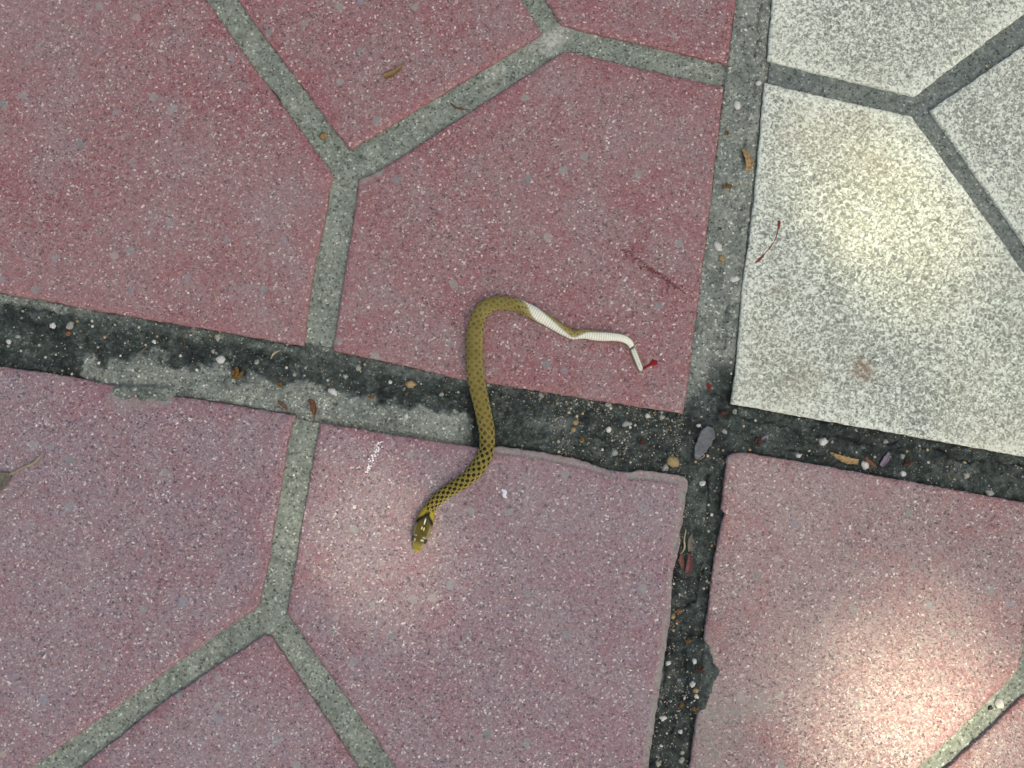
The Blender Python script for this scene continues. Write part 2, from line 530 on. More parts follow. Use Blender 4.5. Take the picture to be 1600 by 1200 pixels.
TILES = {
 'TL': dict(out=[(1067, 647), (-95, 440), (40, -617), (1202, -410)], mat=M_RED_A, gr=M_GROOVE_R, panels=[
    [(-95, 440), (0, 457), (162, 487), (281, 507), (475, 541), (487, 440), (512, 320), (514, 294), (522, 278), (514, 262), (400, 109), (322, 0), (275, -62), (-30, -120)],
    [(547, 234), (400, 40), (372, 0), (325, -62), (665, -250), (778, -62), (815, 0), (847, 53)],
    [(525, 549), (625, 570), (730, 594), (780, 601), (955, 629), (1067, 647), (1077, 580), (1112, 300), (1131, 136), (1040, 116), (900, 83), (881, 80), (594, 266), (560, 280), (556, 320), (520, 545)],
    [(853, 0), (878, 39), (900, 45), (1040, 77), (1136, 101), (1150, 0), (1202, -410), (735, -493), (715, -290), (702, -252)],
    [(40, -617), (695, -500), (672, -300), (650, -275), (305, -95), (275, -105), (-20, -165)]]),
 'TR': dict(out=[(1142, 631), (2310, 840), (2425, -205), (1250, -420)], mat=M_WHITE, gr=M_GROOVE_W, panels=[
    [(1142, 631), (1600, 713), (1655, 723), (1672, 545), (1600, 425), (1425, 182), (1300, 154), (1195, 129), (1180, 300), (1160, 455), (1150, 580)],
    [(1454, 172), (1600, 71), (1800, -60), (2010, 240), (1720, 535), (1600, 379)],
    [(1250, -420), (1207, 0), (1200, 94), (1300, 119), (1429, 150), (1600, 21), (1790, -105), (1830, -314)],
    [(1700, 731), (2310, 840), (2370, 300), (2050, 260), (1730, 560)],
    [(1870, -307), (2425, -205), (2375, 255), (2040, 205), (1835, -90)]]),
 'BL': dict(out=[(1074, 747), (-115, 555), (-240, 1700), (914, 1900)], mat=M_RED_B, gr=M_GROOVE_R, panels=[
    [(-115, 555), (0, 573), (109, 588), (194, 606), (269, 618), (462, 649), (450, 690), (444, 730), (420, 874), (405, 944), (400, 951), (330, 998), (48, 1200), (18, 1222), (-190, 1185)],
    [(412, 992), (424, 994), (560, 1200), (640, 1320), (370, 1500), (65, 1245), (124, 1200), (256, 1096)],
    [(500, 660), (625, 681), (750, 700), (780, 697), (850, 706), (900, 717), (930, 727), (955, 735), (985, 738), (1000, 734), (1060, 742), (1070, 745), (1075, 752), (1066, 821), (1062, 835), (1063, 850), (1055, 885), (1052, 893), (1049, 960), (1013, 1200), (985, 1400), (700, 1350), (680, 1290), (616, 1196), (452, 964), (448, 955), (470, 830), (488, 725)],
    [(690, 1370), (980, 1425), (914, 1900), (360, 1805), (385, 1530), (660, 1335)],
    [(-200, 1240), (0, 1275), (340, 1520), (320, 1798), (-240, 1700)]]),
 'BR': dict(out=[(1138, 708), (2310, 904), (2165, 2066), (993, 1880)], mat=M_RED_C, gr=M_GROOVE_R, panels=[
    [(1137, 713), (1146, 708), (1164, 707), (1260, 723), (1600, 785), (1620, 788), (1600, 950), (1597, 1030), (1590, 1047), (1545, 1095), (1470, 1168), (1435, 1200), (1250, 1345), (1060, 1320), (1095, 1080), (1100, 1000), (1107, 950), (1109, 930), (1116, 873), (1130, 812), (1134, 803), (1127, 796), (1129, 782)],
    [(1668, 796), (2310, 904), (2250, 1290), (1815, 1290), (1655, 1055), (1640, 1030)],
    [(1600, 1087), (1640, 1100), (1780, 1310), (1520, 1560), (1330, 1320), (1495, 1187), (1565, 1122)],
    [(1540, 1970), (1530, 1600), (1800, 1345), (2240, 1340), (2165, 2066)],
    [(1045, 1370), (1265, 1390), (1290, 1380), (1480, 1590), (1490, 1960), (993, 1880)]]),
}
ii = 0
for key, T in TILES.items():
    sl_o = slab(T['out'], T['gr'])
    for k, poly in enumerate(T['panels']):
        ii += 1
        vis = any(-60 < x < 1660 and -60 < y < 1260 for x, y in poly)
        panel('tile_panel', poly, T['mat'], sl_o, 11 * ii, step=0.0012 if vis else 0.004, spacing=(0.0021 if (key, k) in (('TL', 2), ('BL', 2), ('BR', 0), ('TR', 0)) else 0.0034) if vis else 0.012)
# the tiles round about, beyond the picture
proto = slab(TILES['TL']['out'], M_GROOVE_R)
pp = [panel('tile_panel', poly, M_RED_A, proto, 900 + k, step=0.004, spacing=0.014, marks_on=False) for k, poly in enumerate(TILES['TL']['panels'])]
used = False
for i in range(I0, I1 + 1):
    for j in range(J0, J1 + 1):
        if i in (-1, 0) and j in (-1, 0): continue
        if not used:
            t, kids = proto, pp
            used = True
        else:
            t = proto.copy()
            COL.objects.link(t)
            kids = []
            for q in pp:
                c = q.copy()
                COL.objects.link(c)
                c.parent = t
                kids.append(c)
        off = U * (i + 1) + V * (j + 1)
        t.location = (off.x, off.y, 0)
        white = i >= 0 and j <= -1
        for s_, mm in [(t, M_GROOVE_W if white else M_GROOVE_R)] + [(c, M_WHITE if white else random.choice((M_RED_A, M_RED_B, M_RED_C))) for c in kids]:
            s_.material_slots[0].link = 'OBJECT'
            s_.material_slots[0].material = mm
        if not white:
            one = random.choice((M_RED_A, M_RED_B, M_RED_C))
            for c in kids: c.material_slots[0].material = one

# ------------------------------------------------------------------ mortar in the joints round the snake
ST_ = 2.0
CRACKS = [[(1192, -60), (1190, 0), (1186, 40), (1188, 55), (1184, 70), (1181, 85)], [(1182, 118), (1178, 150)], [(1168, 174), (1165, 187)], [(1167, 218), (1162, 232)], [(1158, 320), (1155, 365)],
          [(1147, 440), (1141, 458), (1138, 480), (1135, 520), (1130, 545)],
          [(1126, 640), (1153, 646), (1172, 657), (1200, 660), (1234, 667), (1256, 681), (1290, 680), (1319, 682), (1345, 690), (1366, 693)], [(1390, 694), (1405, 690)], [(1444, 700), (1453, 702), (1480, 707), (1500, 720), (1560, 722), (1620, 730)],
          [(1205, 700), (1240, 706), (1290, 712)],
          [(1106, 745), (1109, 790), (1107, 815), (1103, 832)], [(1098, 880), (1090, 925), (1086, 940), (1072, 950)], [(1045, 990), (1040, 1060), (1038, 1100), (1043, 1112)], [(1056, 1118), (1052, 1140), (1048, 1150)],
          [(0, 474), (50, 482), (95, 492)], [(395, 548), (420, 556)], [(740, 570), (738, 620), (745, 660), (742, 690)], [(660, 608), (700, 620), (735, 618)], [(930, 680), (950, 692)]]
xs = np.arange(-160, 1762, ST_)
ys = np.arange(-160, 1362, ST_)
GX, GY = np.meshgrid(xs, ys)
near = np.zeros(GX.shape, bool)
outs = [T['out'] for T in TILES.values()]
joint = np.ones(GX.shape, bool)
for o_ in outs:
    joint &= ~inside(GX, GY, o_)
dil = joint.copy()
for _ in range(6):
    q = dil.copy()
    q[1:] |= dil[:-1]; q[:-1] |= dil[1:]; q[:, 1:] |= dil[:, :-1]; q[:, :-1] |= dil[:, 1:]
    dil = q
ROWS = [o_ for o_ in outs]
def to_joint(x, y):
    d = np.full(np.shape(x), 1e9)
    for o_ in outs:
        dd = seg_dist(x, y, list(o_) + [o_[0]])
        d = np.minimum(d, dd)
    return d
SMEARS = [((1092, 1020), (1103, 1052), 26), ((1103, 1052), (1090, 1095), 22), ((185, 612), (258, 616), 13)]
smear_any = np.zeros(GX.shape)
for a, b, r in SMEARS:
    d = seg_dist(GX, GY, [a, b]) + 5 * vnoise(GX, GY, 14, 3)
    smear_any = np.maximum(smear_any, sstep(r, r * 0.6, d))
dil |= smear_any > 0.02
idx = -np.ones(GX.shape, int)
sel = dil
idx[sel] = np.arange(sel.sum())
mx, my = GX[sel], GY[sel]
jd = to_joint(mx, my)
inj = joint[sel]
# how light (dry cement) or dark (damp dirt) the joint is
wob = vnoise(mx, my, 60, 5, 4)
wob2 = vnoise(mx, my, 22, 9, 3)
light = np.full(mx.shape, 0.16) + 0.10 * wob
ytop, ybot = 457 + 0.179 * mx, 573 + 0.161 * mx
t = (my - ytop) / (ybot - ytop)
left = mx < 1072
hor = left & (my > ytop - 25) & (my < ybot + 30)
bound = np.interp(mx, [0, 100, 130, 200, 300, 420, 520, 620, 730], [1.25, 1.2, 0.75, 0.52, 0.50, 0.46, 0.52, 0.58, 0.60]) + 0.22 * wob + 0.16 * wob2
lower = sstep(bound - 0.06, bound + 0.07, t + 0.05 * vnoise(mx, my, 9, 71, 2)) * sstep(748, 728, mx + 8 * wob2)
light = np.where(hor, np.maximum(light, 0.16 + 0.50 * lower), light)
toplight = sstep(0.22, 0.05, t + 0.10 * wob2) * np.interp(mx, [0, 100, 180, 260, 740, 800, 1060], [0.55, 0.5, 0.35, 0.28, 0.30, 0.12, 0.05])
light = np.where(hor, np.maximum(light, 0.14 + toplight), light)
up = (my < 640) & (mx > 1050)
upl = sstep(628, 545, my + 0.45 * (mx - 1110) + 16 * wob + 8 * wob2)
light = np.where(up, 0.16 + 0.54 * upl + 0.06 * wob, light)
for (cx, cy, rx, ry, k) in [(870, 664, 24, 12, 0.36), (832, 658, 16, 10, 0.25), (795, 665, 14, 12, 0.15), (1090, 790, 16, 34, 0.20), (1098, 800, 10, 12, 0.2), (1088, 756, 14, 14, 0.16), (1080, 600, 24, 40, 0.25), (690, 660, 44, 24, 0.16), (500, 625, 70, 24, 0.14), (250, 590, 70, 22, 0.06), (1475, 740, 90, 18, 0.08), (1240, 690, 50, 20, 0.05)]:
    light = light + k * np.exp(-((mx - cx) / rx) ** 2 - ((my - cy) / ry) ** 2) * (1 + 0.5 * wob2)
for (cx, cy, rx, ry, k) in [(742, 670, 22, 40, 0.25), (270, 560, 60, 12, 0.12), (1128, 648, 16, 12, 0.12), (1076, 860, 12, 30, 0.1), (375, 592, 16, 10, 0.3), (1162, 244, 5, 14, 0.4), (1130, 575, 22, 26, 0.08), (1125, 430, 8, 60, 0.05)]:
    light = light - k * np.exp(-((mx - cx) / rx) ** 2 - ((my - cy) / ry) ** 2)
sm_v = smear_any[sel]
leftsm = (mx < 400) & (sm_v > 0.05) & ~inj
light = np.where(leftsm, 0.60, light)
light = np.where((mx > 900) & (sm_v > 0.02) & ~inj, light + 0.10 + 0.28 * (1 - sm_v), light)
# shadow line right against the tiles, put into the mortar colour
light = light - 0.16 * np.exp(-jd / 5.0) * (0.6 + 0.8 * wob2) * inj * (1 - 0.7 * upl * up)
mz = -0.0021 + 0.0008 * vnoise(mx, my, 55, 21, 4) + 0.0008 * vnoise(mx, my, 14, 22, 3) + 0.00035 * vnoise(mx, my, 5, 24, 2)
light = light + 0.10 * vnoise(mx, my, 12, 23, 3)
mz = np.where(up, -0.0021 + (mz + 0.0021) * (1 - 0.6 * upl), mz)
mz += 0.0014 * np.where(up, upl, 0) + 0.0008 * np.where(hor, lower, 0) + 0.0010 * np.where(hor, toplight, 0)
mz -= 0.0009 * np.exp(-jd / 6.0) * (0.5 + wob2) * inj
for ck in CRACKS:
    wx, wy = mx + 5 * vnoise(mx, my, 11, 31, 2), my + 5 * vnoise(mx, my, 11, 32, 2)
    d = seg_dist(wx, wy, ck)
    kk = np.exp(-(d / 1.5) ** 2) * (0.55 + 0.45 * vnoise(mx, my, 18, 61, 2))
    mz -= 0.0016 * kk
    light -= 0.26 * kk
mz = np.where(inj, mz, np.minimum(mz, -0.0024))
# cement that spilled over the tile edge lies on top of the tile
over = sm_v > 0.0
mz = np.where(over & ~inj, -0.0005 + 0.0008 * sm_v + 0.0004 * vnoise(mx, my, 5, 40, 3), mz)
mz = np.where(over & inj, np.maximum(mz, -0.0010 + 0.0013 * sm_v), mz)
W = Pn(mx, my, 0.0)
W[:, 2] = mz
a = idx[:-1, :-1]; b = idx[:-1, 1:]; c = idx[1:, 1:]; d = idx[1:, :-1]
ok = (a >= 0) & (b >= 0) & (c >= 0) & (d >= 0)
quads = np.stack([a[ok], d[ok], c[ok], b[ok]], -1)
mortar = mesh_obj('mortar_joint', W, quads.tolist(), M_MORTAR, pavement, attrs={'light': light})
def mortar_z(px, py):
    i = int(round((px + 160) / ST_)); j = int(round((py + 160) / ST_))
    k = idx[j, i]
    return float(mz[k]) if k >= 0 else None
def surf(px, py):
    """Height of the paving under a photo point."""
    z = mortar_z(px, py)
    on_panel = any(inside(np.array([px]), np.array([py]), q)[0] for T in TILES.values() for q in T['panels'])
    if on_panel: return max(0.0, z if z is not None else -1)
    if any(inside(np.array([px]), np.array([py]), T['out'])[0] for T in TILES.values()): return Z_GROOVE
    return z if z is not None else -0.0042

# loose grit washed into the joints: nobody could count it
def grit():
    vs_, fs_, cs_ = [], [], []
    base_v = np.array([(1, 0, 0), (-1, 0, 0), (0, 1, 0), (0, -1, 0), (0, 0, 1), (0, 0, -1)], float)
    base_f = [(0, 2, 4), (2, 1, 4), (1, 3, 4), (3, 0, 4), (2, 0, 5), (1, 2, 5), (3, 1, 5), (0, 3, 5)]
    cand = np.nonzero(inj & (mx > -60) & (mx < 1660) & (my > -60) & (my < 1260))[0]
    wgt = 0.35 + 1.2 * np.clip(vnoise(mx[cand], my[cand], 30, 77, 3), 0, 1) + 1.3 * np.exp(-((t[cand] - 0.12) / 0.1) ** 2) * (left[cand] & (mx[cand] > 760)) + 0.9 * ((mx[cand] > 860) & (mx[cand] < 1075) & (my[cand] > 600))
    wgt = np.where(up[cand], wgt * 0.4, wgt)
    wgt /= wgt.sum()
    pick = rng.choice(cand, 3400, p=wgt)
    pal = np.array([(0.30, 0.31, 0.25), (0.45, 0.44, 0.35), (0.20, 0.21, 0.18), (0.60, 0.59, 0.50), (0.36, 0.30, 0.14), (0.10, 0.11, 0.10), (0.40, 0.36, 0.22)])
    for k in pick:
        r = min(3.6, 0.75 + rng.exponential(0.55)) * PX
        M = np.array(Matrix.Rotation(rng.uniform(0, 6.28), 3, 'Z') @ Matrix.Rotation(rng.uniform(0, 6.28), 3, 'X'))
        vv = base_v * rng.uniform(0.7, 1.3, (6, 1)) * np.array([1, rng.uniform(.6, 1), rng.uniform(.5, .9)]) @ M.T * r
        n0 = len(vs_) * 6
        vs_.append(vv + W[k] + np.array([rng.uniform(-1, 1) * PX, rng.uniform(-1, 1) * PX, r * 0.3]))
        fs_ += [(a + n0, b + n0, c + n0) for a, b, c in base_f]
        cs_.append(np.repeat(pal[rng.integers(len(pal))][None] * rng.uniform(.6, 1.2), 6, 0))
    return mesh_obj('grit', np.concatenate(vs_), fs_, mat_vcol('grit_stone', 0.8), None, attrs={'col': np.concatenate(cs_)})
tag(grit(), 'pale sand grains and fine grit scattered along the dark mortar joints', kind='stuff')

# ------------------------------------------------------------------ snake
def catmull(x, y, xi):
    """Monotone-ish cubic interpolation."""
    x, y, xi = np.asarray(x, float), np.asarray(y, float), np.asarray(xi, float)
    m = np.gradient(y, x)
    k = np.clip(np.searchsorted(x, xi) - 1, 0, len(x) - 2)
    h = x[k + 1] - x[k]
    t = (xi - x[k]) / h
    return ((2 * t**3 - 3 * t**2 + 1) * y[k] + (t**3 - 2 * t**2 + t) * h * m[k] + (-2 * t**3 + 3 * t**2) * y[k + 1] + (t**3 - t**2) * h * m[k + 1])
#        x      y     width  belly direction (deg, -90 = flat on the ground)
KN = [(651, 860.5, 7, -90), (652.2, 856, 14, -90), (653.5, 851, 17, -90), (656, 843, 21, -90), (658.5, 835, 25, -90), (661, 827, 27, -90), (664, 817, 27.5, -90), (667, 807, 25, -90), (670, 799, 21, -90),
      (673, 793, 18.5, -90), (678, 786, 18, -90), (686, 778, 19, -90), (697, 769, 20, -90), (709, 761.5, 20.5, -90), (721, 754, 21.5, -90), (732, 746, 22.5, -90), (742, 736, 23.5, -90), (750, 726, 24, -90), (756.5, 714, 24.5, -90), (760.5, 702, 24, -90), (761.5, 690, 24, -90),
      (760.5, 672, 24.5, -90), (756.5, 650, 25, -90), (751, 625, 26, -90), (745.5, 600, 27, -90), (742, 572, 27, -90), (741.5, 543, 26.5, -90), (743, 516, 26, -90), (747.5, 497, 25, -90), (756, 484, 24, -90),
      (768, 477, 23, -90), (784, 474.5, 22, -80), (802, 477, 21, -55), (813, 480, 20.5, -30), (822, 484, 20, 8), (831, 488.5, 20.5, 55), (840, 493.5, 20.5, 88), (855, 501.5, 18.5, 118), (870, 510.5, 17, 140), (885, 519, 16, 164), (896, 523.5, 15, 186),
      (906, 522.5, 15, 165), (916, 522.5, 15.5, 135), (927, 524.5, 16, 118), (941, 526, 16, 106), (956, 527, 14.5, 95), (968, 528.5, 13.5, 90), (977, 531.5, 13, 90), (984, 537, 11.5, 90), (987.5, 543.5, 9.3, 90), (990, 550, 9.8, 90), (994, 560, 9.8, 90), (998, 570, 9.2, 90), (1000.3, 576, 8.2, 90), (1001.6, 579.5, 5.0, 90)]
K = np.array(KN, float)
arc = np.concatenate([[0], np.cumsum(np.hypot(np.diff(K[:, 0]), np.diff(K[:, 1])))])
S_TOT = arc[-1]
s_u = np.concatenate([np.linspace(0, 8, 26)[:-1], np.linspace(8, 90, 190)[:-1], np.linspace(90, S_TOT - 4, 1250)[:-1], np.linspace(S_TOT - 4, S_TOT, 14)])
cx, cy = catmull(arc, K[:, 0], s_u), catmull(arc, K[:, 1], s_u)
wd, bel = np.maximum(catmull(arc, K[:, 2], s_u), 0.5), catmull(arc, K[:, 3], s_u)
HEAD = 62.0
NSEC = 120
th = np.linspace(0, 2 * math.pi, NSEC, endpoint=False)
Wc = Pn(cx, cy, 0.0)
T3 = np.gradient(Wc, axis=0)
T3 /= np.linalg.norm(T3, axis=1)[:, None]
Nl = np.stack([-T3[:, 1], T3[:, 0], np.zeros(len(T3))], -1)
half = wd * 0.5 * PX
hr = np.interp(s_u, [0, 3, 10, 20, 30, 45, 60, 80, 110, S_TOT - 130, S_TOT], [0.62, 0.60, 0.56, 0.62, 0.66, 0.70, 0.80, 0.86, 0.80, 0.76, 0.72])
hh = half * hr * (1 - 0.42 * np.exp(-((s_u - (S_TOT - 38.5)) / 1.7) ** 2))
gz = np.interp(s_u, arc, [max(surf(a_, b_), -0.0013) for a_, b_ in K[:, :2]])
ker = np.hanning(41); ker /= ker.sum()
gz = np.convolve(np.pad(gz, 20, mode='edge'), ker, 'valid')
lift = np.interp(s_u, [0, 12, 60, 100], [0.0010, 0.0008, 0.0004, 0.0])
cz = gz + hh * 0.97 + lift
TH, SS = np.meshgrid(th, s_u)
A_ = half[:, None] * np.ones_like(TH)
B_ = hh[:, None] * np.ones_like(TH)
ct, st_ = np.cos(TH), np.sin(TH)
# squarer flanks, flatter underside
e = 0.96
X2 = np.sign(ct) * np.abs(ct) ** e
Y2 = np.sign(st_) * np.abs(st_) ** np.where(st_ < 0, 0.98, 0.98)
headk = sstep(64, 46, SS)
# head: flat crown with brow ridges
crown = np.where(st_ > 0, 1 - 0.22 * headk * (st_ ** 4), 1)
Y2 = Y2 * crown
phi = np.degrees(TH) - bel[:, None]
phi = (phi + 180) % 360 - 180                    # 0 = belly midline
aphi = np.abs(phi)
# scale lattice
sl_len = np.interp(s_u, [0, 70, 200, S_TOT - 120, S_TOT], [2.5, 2.8, 3.2, 2.6, 1.8])
su_sc = np.concatenate([[0], np.cumsum(np.diff(s_u) / sl_len[:-1])])[:, None] * np.ones_like(TH)
aa = (phi % 360 - 180) / 360.0 * 25.0 + 0.0       # rows counted from the spine
bb = su_sc * 1.0
aa = aa + 0.30 * vnoise(SS, TH * 8, 17, 51, 2)
bb = bb + 0.35 * vnoise(SS, TH * 8, 21, 52, 2)
p_, q_ = (aa + bb) / 2, (aa - bb) / 2
fp, fq = p_ - np.floor(p_), q_ - np.floor(q_)
border = np.minimum(np.minimum(fp, 1 - fp), np.minimum(fq, 1 - fq))       # 0 at the seam of a scale
pi_, qi_ = np.floor(p_).astype(int), np.floor(q_).astype(int)
bodyk = sstep(60, 78, SS)
su_v = np.concatenate([[0], np.cumsum(np.diff(s_u) / np.interp(s_u[:-1], [0, S_TOT - 130, S_TOT - 40, S_TOT], [4.2, 3.9, 3.0, 2.6]))])[:, None] * np.ones_like(TH)
tail = sstep(S_TOT - 41, S_TOT - 38, SS)
vv_ = su_v + 0.12 * (aphi / 50.0) ** 2 + tail * 0.5 * (phi > 0)
fv = vv_ - np.floor(vv_)
ventral = sstep(63, 57, aphi + 9 * (fv - 0.5)) * sstep(70, 92, SS)
dors = (1 - ventral)
groove_v = np.exp(-((np.minimum(fv, 1 - fv)) / 0.13) ** 2)
mid_v = tail * np.exp(-(phi / 7.0) ** 2)
disp = dors * bodyk * (-0.095 * np.exp(-(border / 0.13) ** 2) + 0.03 * np.exp(-((fp - fq) / 0.12) ** 2) * (border > 0.1))
disp = disp + ventral * bodyk * (-0.020 * groove_v + 0.012 * (1 - fv) - 0.05 * mid_v)
disp *= 0.5 * wd[:, None] * PX * 0.8
rad = 1.0
PX_ = A_ * X2 + disp * ct
PZ_ = B_ * Y2 + disp * st_
Vs = Wc[:, None, :] + Nl[:, None, :] * PX_[..., None]
Vs[..., 2] = cz[:, None] + PZ_
Vs[..., 2] = np.maximum(Vs[..., 2], gz[:, None] + 0.0001)
# colours
olive = np.array([0.180, 0.152, 0.042]); oliv2 = np.array([0.275, 0.235, 0.080]); yell = np.array([0.47, 0.38, 0.035]); dark = np.array([0.010, 0.010, 0.005]); pale = np.array([0.40, 0.36, 0.15])
cream = np.array([0.74, 0.77, 0.66])
neckk = np.interp(s_u, [60, 90, 170, 240, 330], [1.0, 0.85, 0.55, 0.25, 0.0])[:, None]
sh = lambda v: v[None, None, :]
mixc = lambda a, b, k: a * (1 - k[..., None]) + b * k[..., None]
base = mixc(sh(olive) * np.ones(TH.shape + (1,)), sh(oliv2), 0.5 + 0.5 * vnoise(SS, TH * 10, 12, 4, 3))
flank = sstep(150, 78, aphi)
base = mixc(base, sh(yell), np.clip(0.55 * neckk * flank + 0.12 * neckk, 0, 1))
base = mixc(base, sh(pale), np.clip(0.35 * (1 - neckk) * sstep(120, 66, aphi), 0, 1))
seam = np.exp(-(border / 0.15) ** 2)
base = mixc(base, sh(yell) * np.ones(TH.shape + (1,)), np.clip(seam * (0.10 + 0.80 * neckk), 0, 1))
base = base * (1 - 0.55 * (np.exp(-((fp) / 0.10) ** 2) + np.exp(-((1 - fq) / 0.10) ** 2)) * (1 - 0.8 * neckk))[..., None]
# chequered spots: every other scale both ways
spot = ((pi_ % 2 == 0) & (qi_ % 2 == 0))
fp2, fq2 = p_ / 2 - np.floor(p_ / 2) - 0.25, q_ / 2 - np.floor(q_ / 2) - 0.25
fp2, fq2 = np.abs((fp2 + 0.5) % 1.0 - 0.5) * 2, np.abs((fq2 + 0.5) % 1.0 - 0.5) * 2
sd = np.maximum(fp2, fq2) * 0.6 + 0.4 * np.hypot(fp2, fq2)
spot = 1.0
size = np.interp(s_u, [60, 90, 220, 300, 480, 560], [0.74, 0.74, 0.68, 0.56, 0.54, 0.48])[:, None]
rnd = ((np.floor(p_ / 2).astype(int) * 7919 + np.floor(q_ / 2).astype(int) * 104729) % 97) / 97.0
size = size * (0.90 + 0.26 * rnd)
sp = spot * sstep(size, size * 0.74, sd) * np.where(neckk > 0.4, 1.0, 0.55 + 0.45 * rnd)
lat = sstep(72, 84, aphi) * (1 - 0.45 * sstep(125, 150, aphi) * (1 - neckk) ** 0.5 * sstep(0.45, 0.1, neckk))
brn = sstep(110, 140, aphi) * neckk
base = mixc(base, sh(np.array([0.100, 0.082, 0.026])) * np.ones(TH.shape + (1,)), np.clip(0.85 * brn * (1 - seam), 0, 1))
base = mixc(base, sh(pale) * np.ones(TH.shape + (1,)), np.clip((np.exp(-(fp / 0.2) ** 2) + 0.6 * np.exp(-((1 - fq) / 0.16) ** 2)) * sstep(150, 110, aphi) * (1 - neckk) * 0.9, 0, 1))
base = mixc(base, sh(dark) * np.ones(TH.shape + (1,)), np.clip(sp * lat, 0, 1) * (0.88 + 0.12 * neckk ** 0.5))
bel_c = sh(cream) * np.ones(TH.shape + (1,))
bel_c = bel_c * (1 - 0.46 * groove_v * (1 - 0.75 * sstep(S_TOT - 85, S_TOT - 60, SS) * (1 - tail)) - 0.35 * mid_v)[..., None]
bel_c = bel_c * (1 - 0.35 * sstep(40, 62, aphi))[..., None] * np.array([1, 0.99, 0.94])[None, None]
bel_c = mixc(bel_c, sh(np.array([0.30, 0.33, 0.26])), tail * sstep(30, 52, aphi))
body_c = mixc(base, bel_c, ventral)
# head plates and marks, in head coordinates: u along from the snout (px), v across (-1..1, + = left of the way to the tail)
hu = SS
hv = np.where(st_ > -0.05, X2, np.sign(X2) * (2 - np.abs(X2)))
top = st_ > -0.2
hc = sh(np.array([0.040, 0.033, 0.006])) * np.ones(TH.shape + (1,))
hc = mixc(hc, sh(np.array([0.080, 0.067, 0.011])) * np.ones(TH.shape + (1,)), 0.5 + 0.5 * vnoise(hu, hv * 12, 5, 8, 2))
hc = mixc(hc, sh(np.array([0.185, 0.155, 0.03])), sstep(19, 8, hu))
hc = mixc(hc, sh(np.array([0.34, 0.25, 0.02])), sstep(3.5, 1.0, hu))
hc = mixc(hc, sh(np.array([0.46, 0.45, 0.26])), sstep(0.62, 0.85, np.abs(hv)) * sstep(52, 40, hu) * sstep(3, 8, hu) * 0.30)
def blob(u0, v0, ru, rv, soft=0.35):
    d = np.hypot((hu - u0) / ru, (hv - v0) / rv)
    return sstep(1 + soft, 1 - soft, d) * top
for args, colr, k in [((22, 0.05, 0.9, 0.55), (0.05, 0.045, 0.012), 0.5), ((30.5, 0.0, 0.6, 0.8), (0.06, 0.05, 0.015), 0.5), ((37, -0.03, 7.0, 0.05), (0.05, 0.045, 0.012), 0.55),
                      ((19.6, -0.44, 1.5, 0.24), (0.50, 0.52, 0.42), 0.9), ((17.5, 0.62, 2.4, 0.10), (0.46, 0.48, 0.36), 0.85), ((24.5, -0.52, 1.3, 0.2), (0.40, 0.38, 0.22), 0.7), ((25, 0.55, 1.2, 0.16), (0.4, 0.38, 0.2), 0.6),
                      ((38.5, -0.06, 4.6, 0.33), dark, 0.95), ((38.5, 0.08, 2.8, 0.085), (0.50, 0.44, 0.12), 1), ((37.6, -0.18, 3.0, 0.085), (0.50, 0.44, 0.12), 1),
                      ((49, -0.05, 5.8, 0.24), dark, 0.95), ((49.3, -0.05, 5.0, 0.085), (0.60, 0.58, 0.40), 1)]:
    b_ = blob(*args) * k
    hc = mixc(hc, sh(np.array(colr)) * np.ones(TH.shape + (1,)), b_)
# black chevron on the nape with a yellow collar behind it
vl = 62 - 15 * np.abs(hv + 0.08) ** 0.9
hc = mixc(hc, sh(yell * 0.72) * np.ones(TH.shape + (1,)), sstep(vl + 0.5, vl + 3, hu) * sstep(0.20, 0.45, np.abs(hv + 0.05)))
chev = np.exp(-((hu - vl) / 4.2) ** 2) * top * sstep(1.05, 0.80, np.abs(hv))
hc = mixc(hc, sh(dark) * np.ones(TH.shape + (1,)), np.clip(chev * 1.35, 0, 1))
hc = mixc(hc, sh(np.array([0.66, 0.64, 0.42])), sstep(-0.2, -0.5, st_))
collar = np.exp(-((SS - 65.5) / 3.0) ** 2)
body_c = mixc(body_c, sh(yell * 0.72) * np.ones(TH.shape + (1,)), np.clip(collar * sstep(0.15, 0.5, np.abs(X2 + 0.05)), 0, 0.85))
body_c = body_c * (1 - 0.88 * np.exp(-((SS - (S_TOT - 38.5) + 1.2 * np.cos(TH)) / 1.5) ** 2))[..., None]  # crease shade at the tail fold, darkened into the skin colour
colr = mixc(hc, body_c, sstep(61, 66, SS))
nr = len(s_u)
verts = Vs.reshape(-1, 3)
i0 = np.arange(nr - 1)[:, None] * NSEC
k0 = np.arange(NSEC)[None]
k1 = (k0 + 1) % NSEC
quads = np.stack([i0 + k0, i0 + NSEC + k0, i0 + NSEC + k1, i0 + k1], -1).reshape(-1, 4)[:, ::-1]
nv = len(verts)
verts = np.concatenate([verts, [Vs[0].mean(0)], [Vs[-1].mean(0)]])
faces = quads.tolist() + [(nv, (k + 1) % NSEC, k) for k in range(NSEC)] + [(nv + 1, (nr - 1) * NSEC + k, (nr - 1) * NSEC + (k + 1) % NSEC) for k in range(NSEC)]
call = np.concatenate([colr.reshape(-1, 3), [colr[0].mean(0)], [[0.10, 0.03, 0.02]]])
s = NT('snake_skin')
n = s.noise(2600, 2)
M_SNAKE = s.done(s.mix(0.6, s.attr('col', 'Color'), s.ramp(n, [(0.3, 0.75), (0.7, 1.2)]), 'MULTIPLY'), 0.50, s.bump(n, 0.15, 0.0001), 0.14)
snake = mesh_obj('snake', verts, faces, M_SNAKE, attrs={'col': call})
tag(snake, 'small olive yellow snake with black chequered spots, its white-bellied tail twisted over', 'snake')
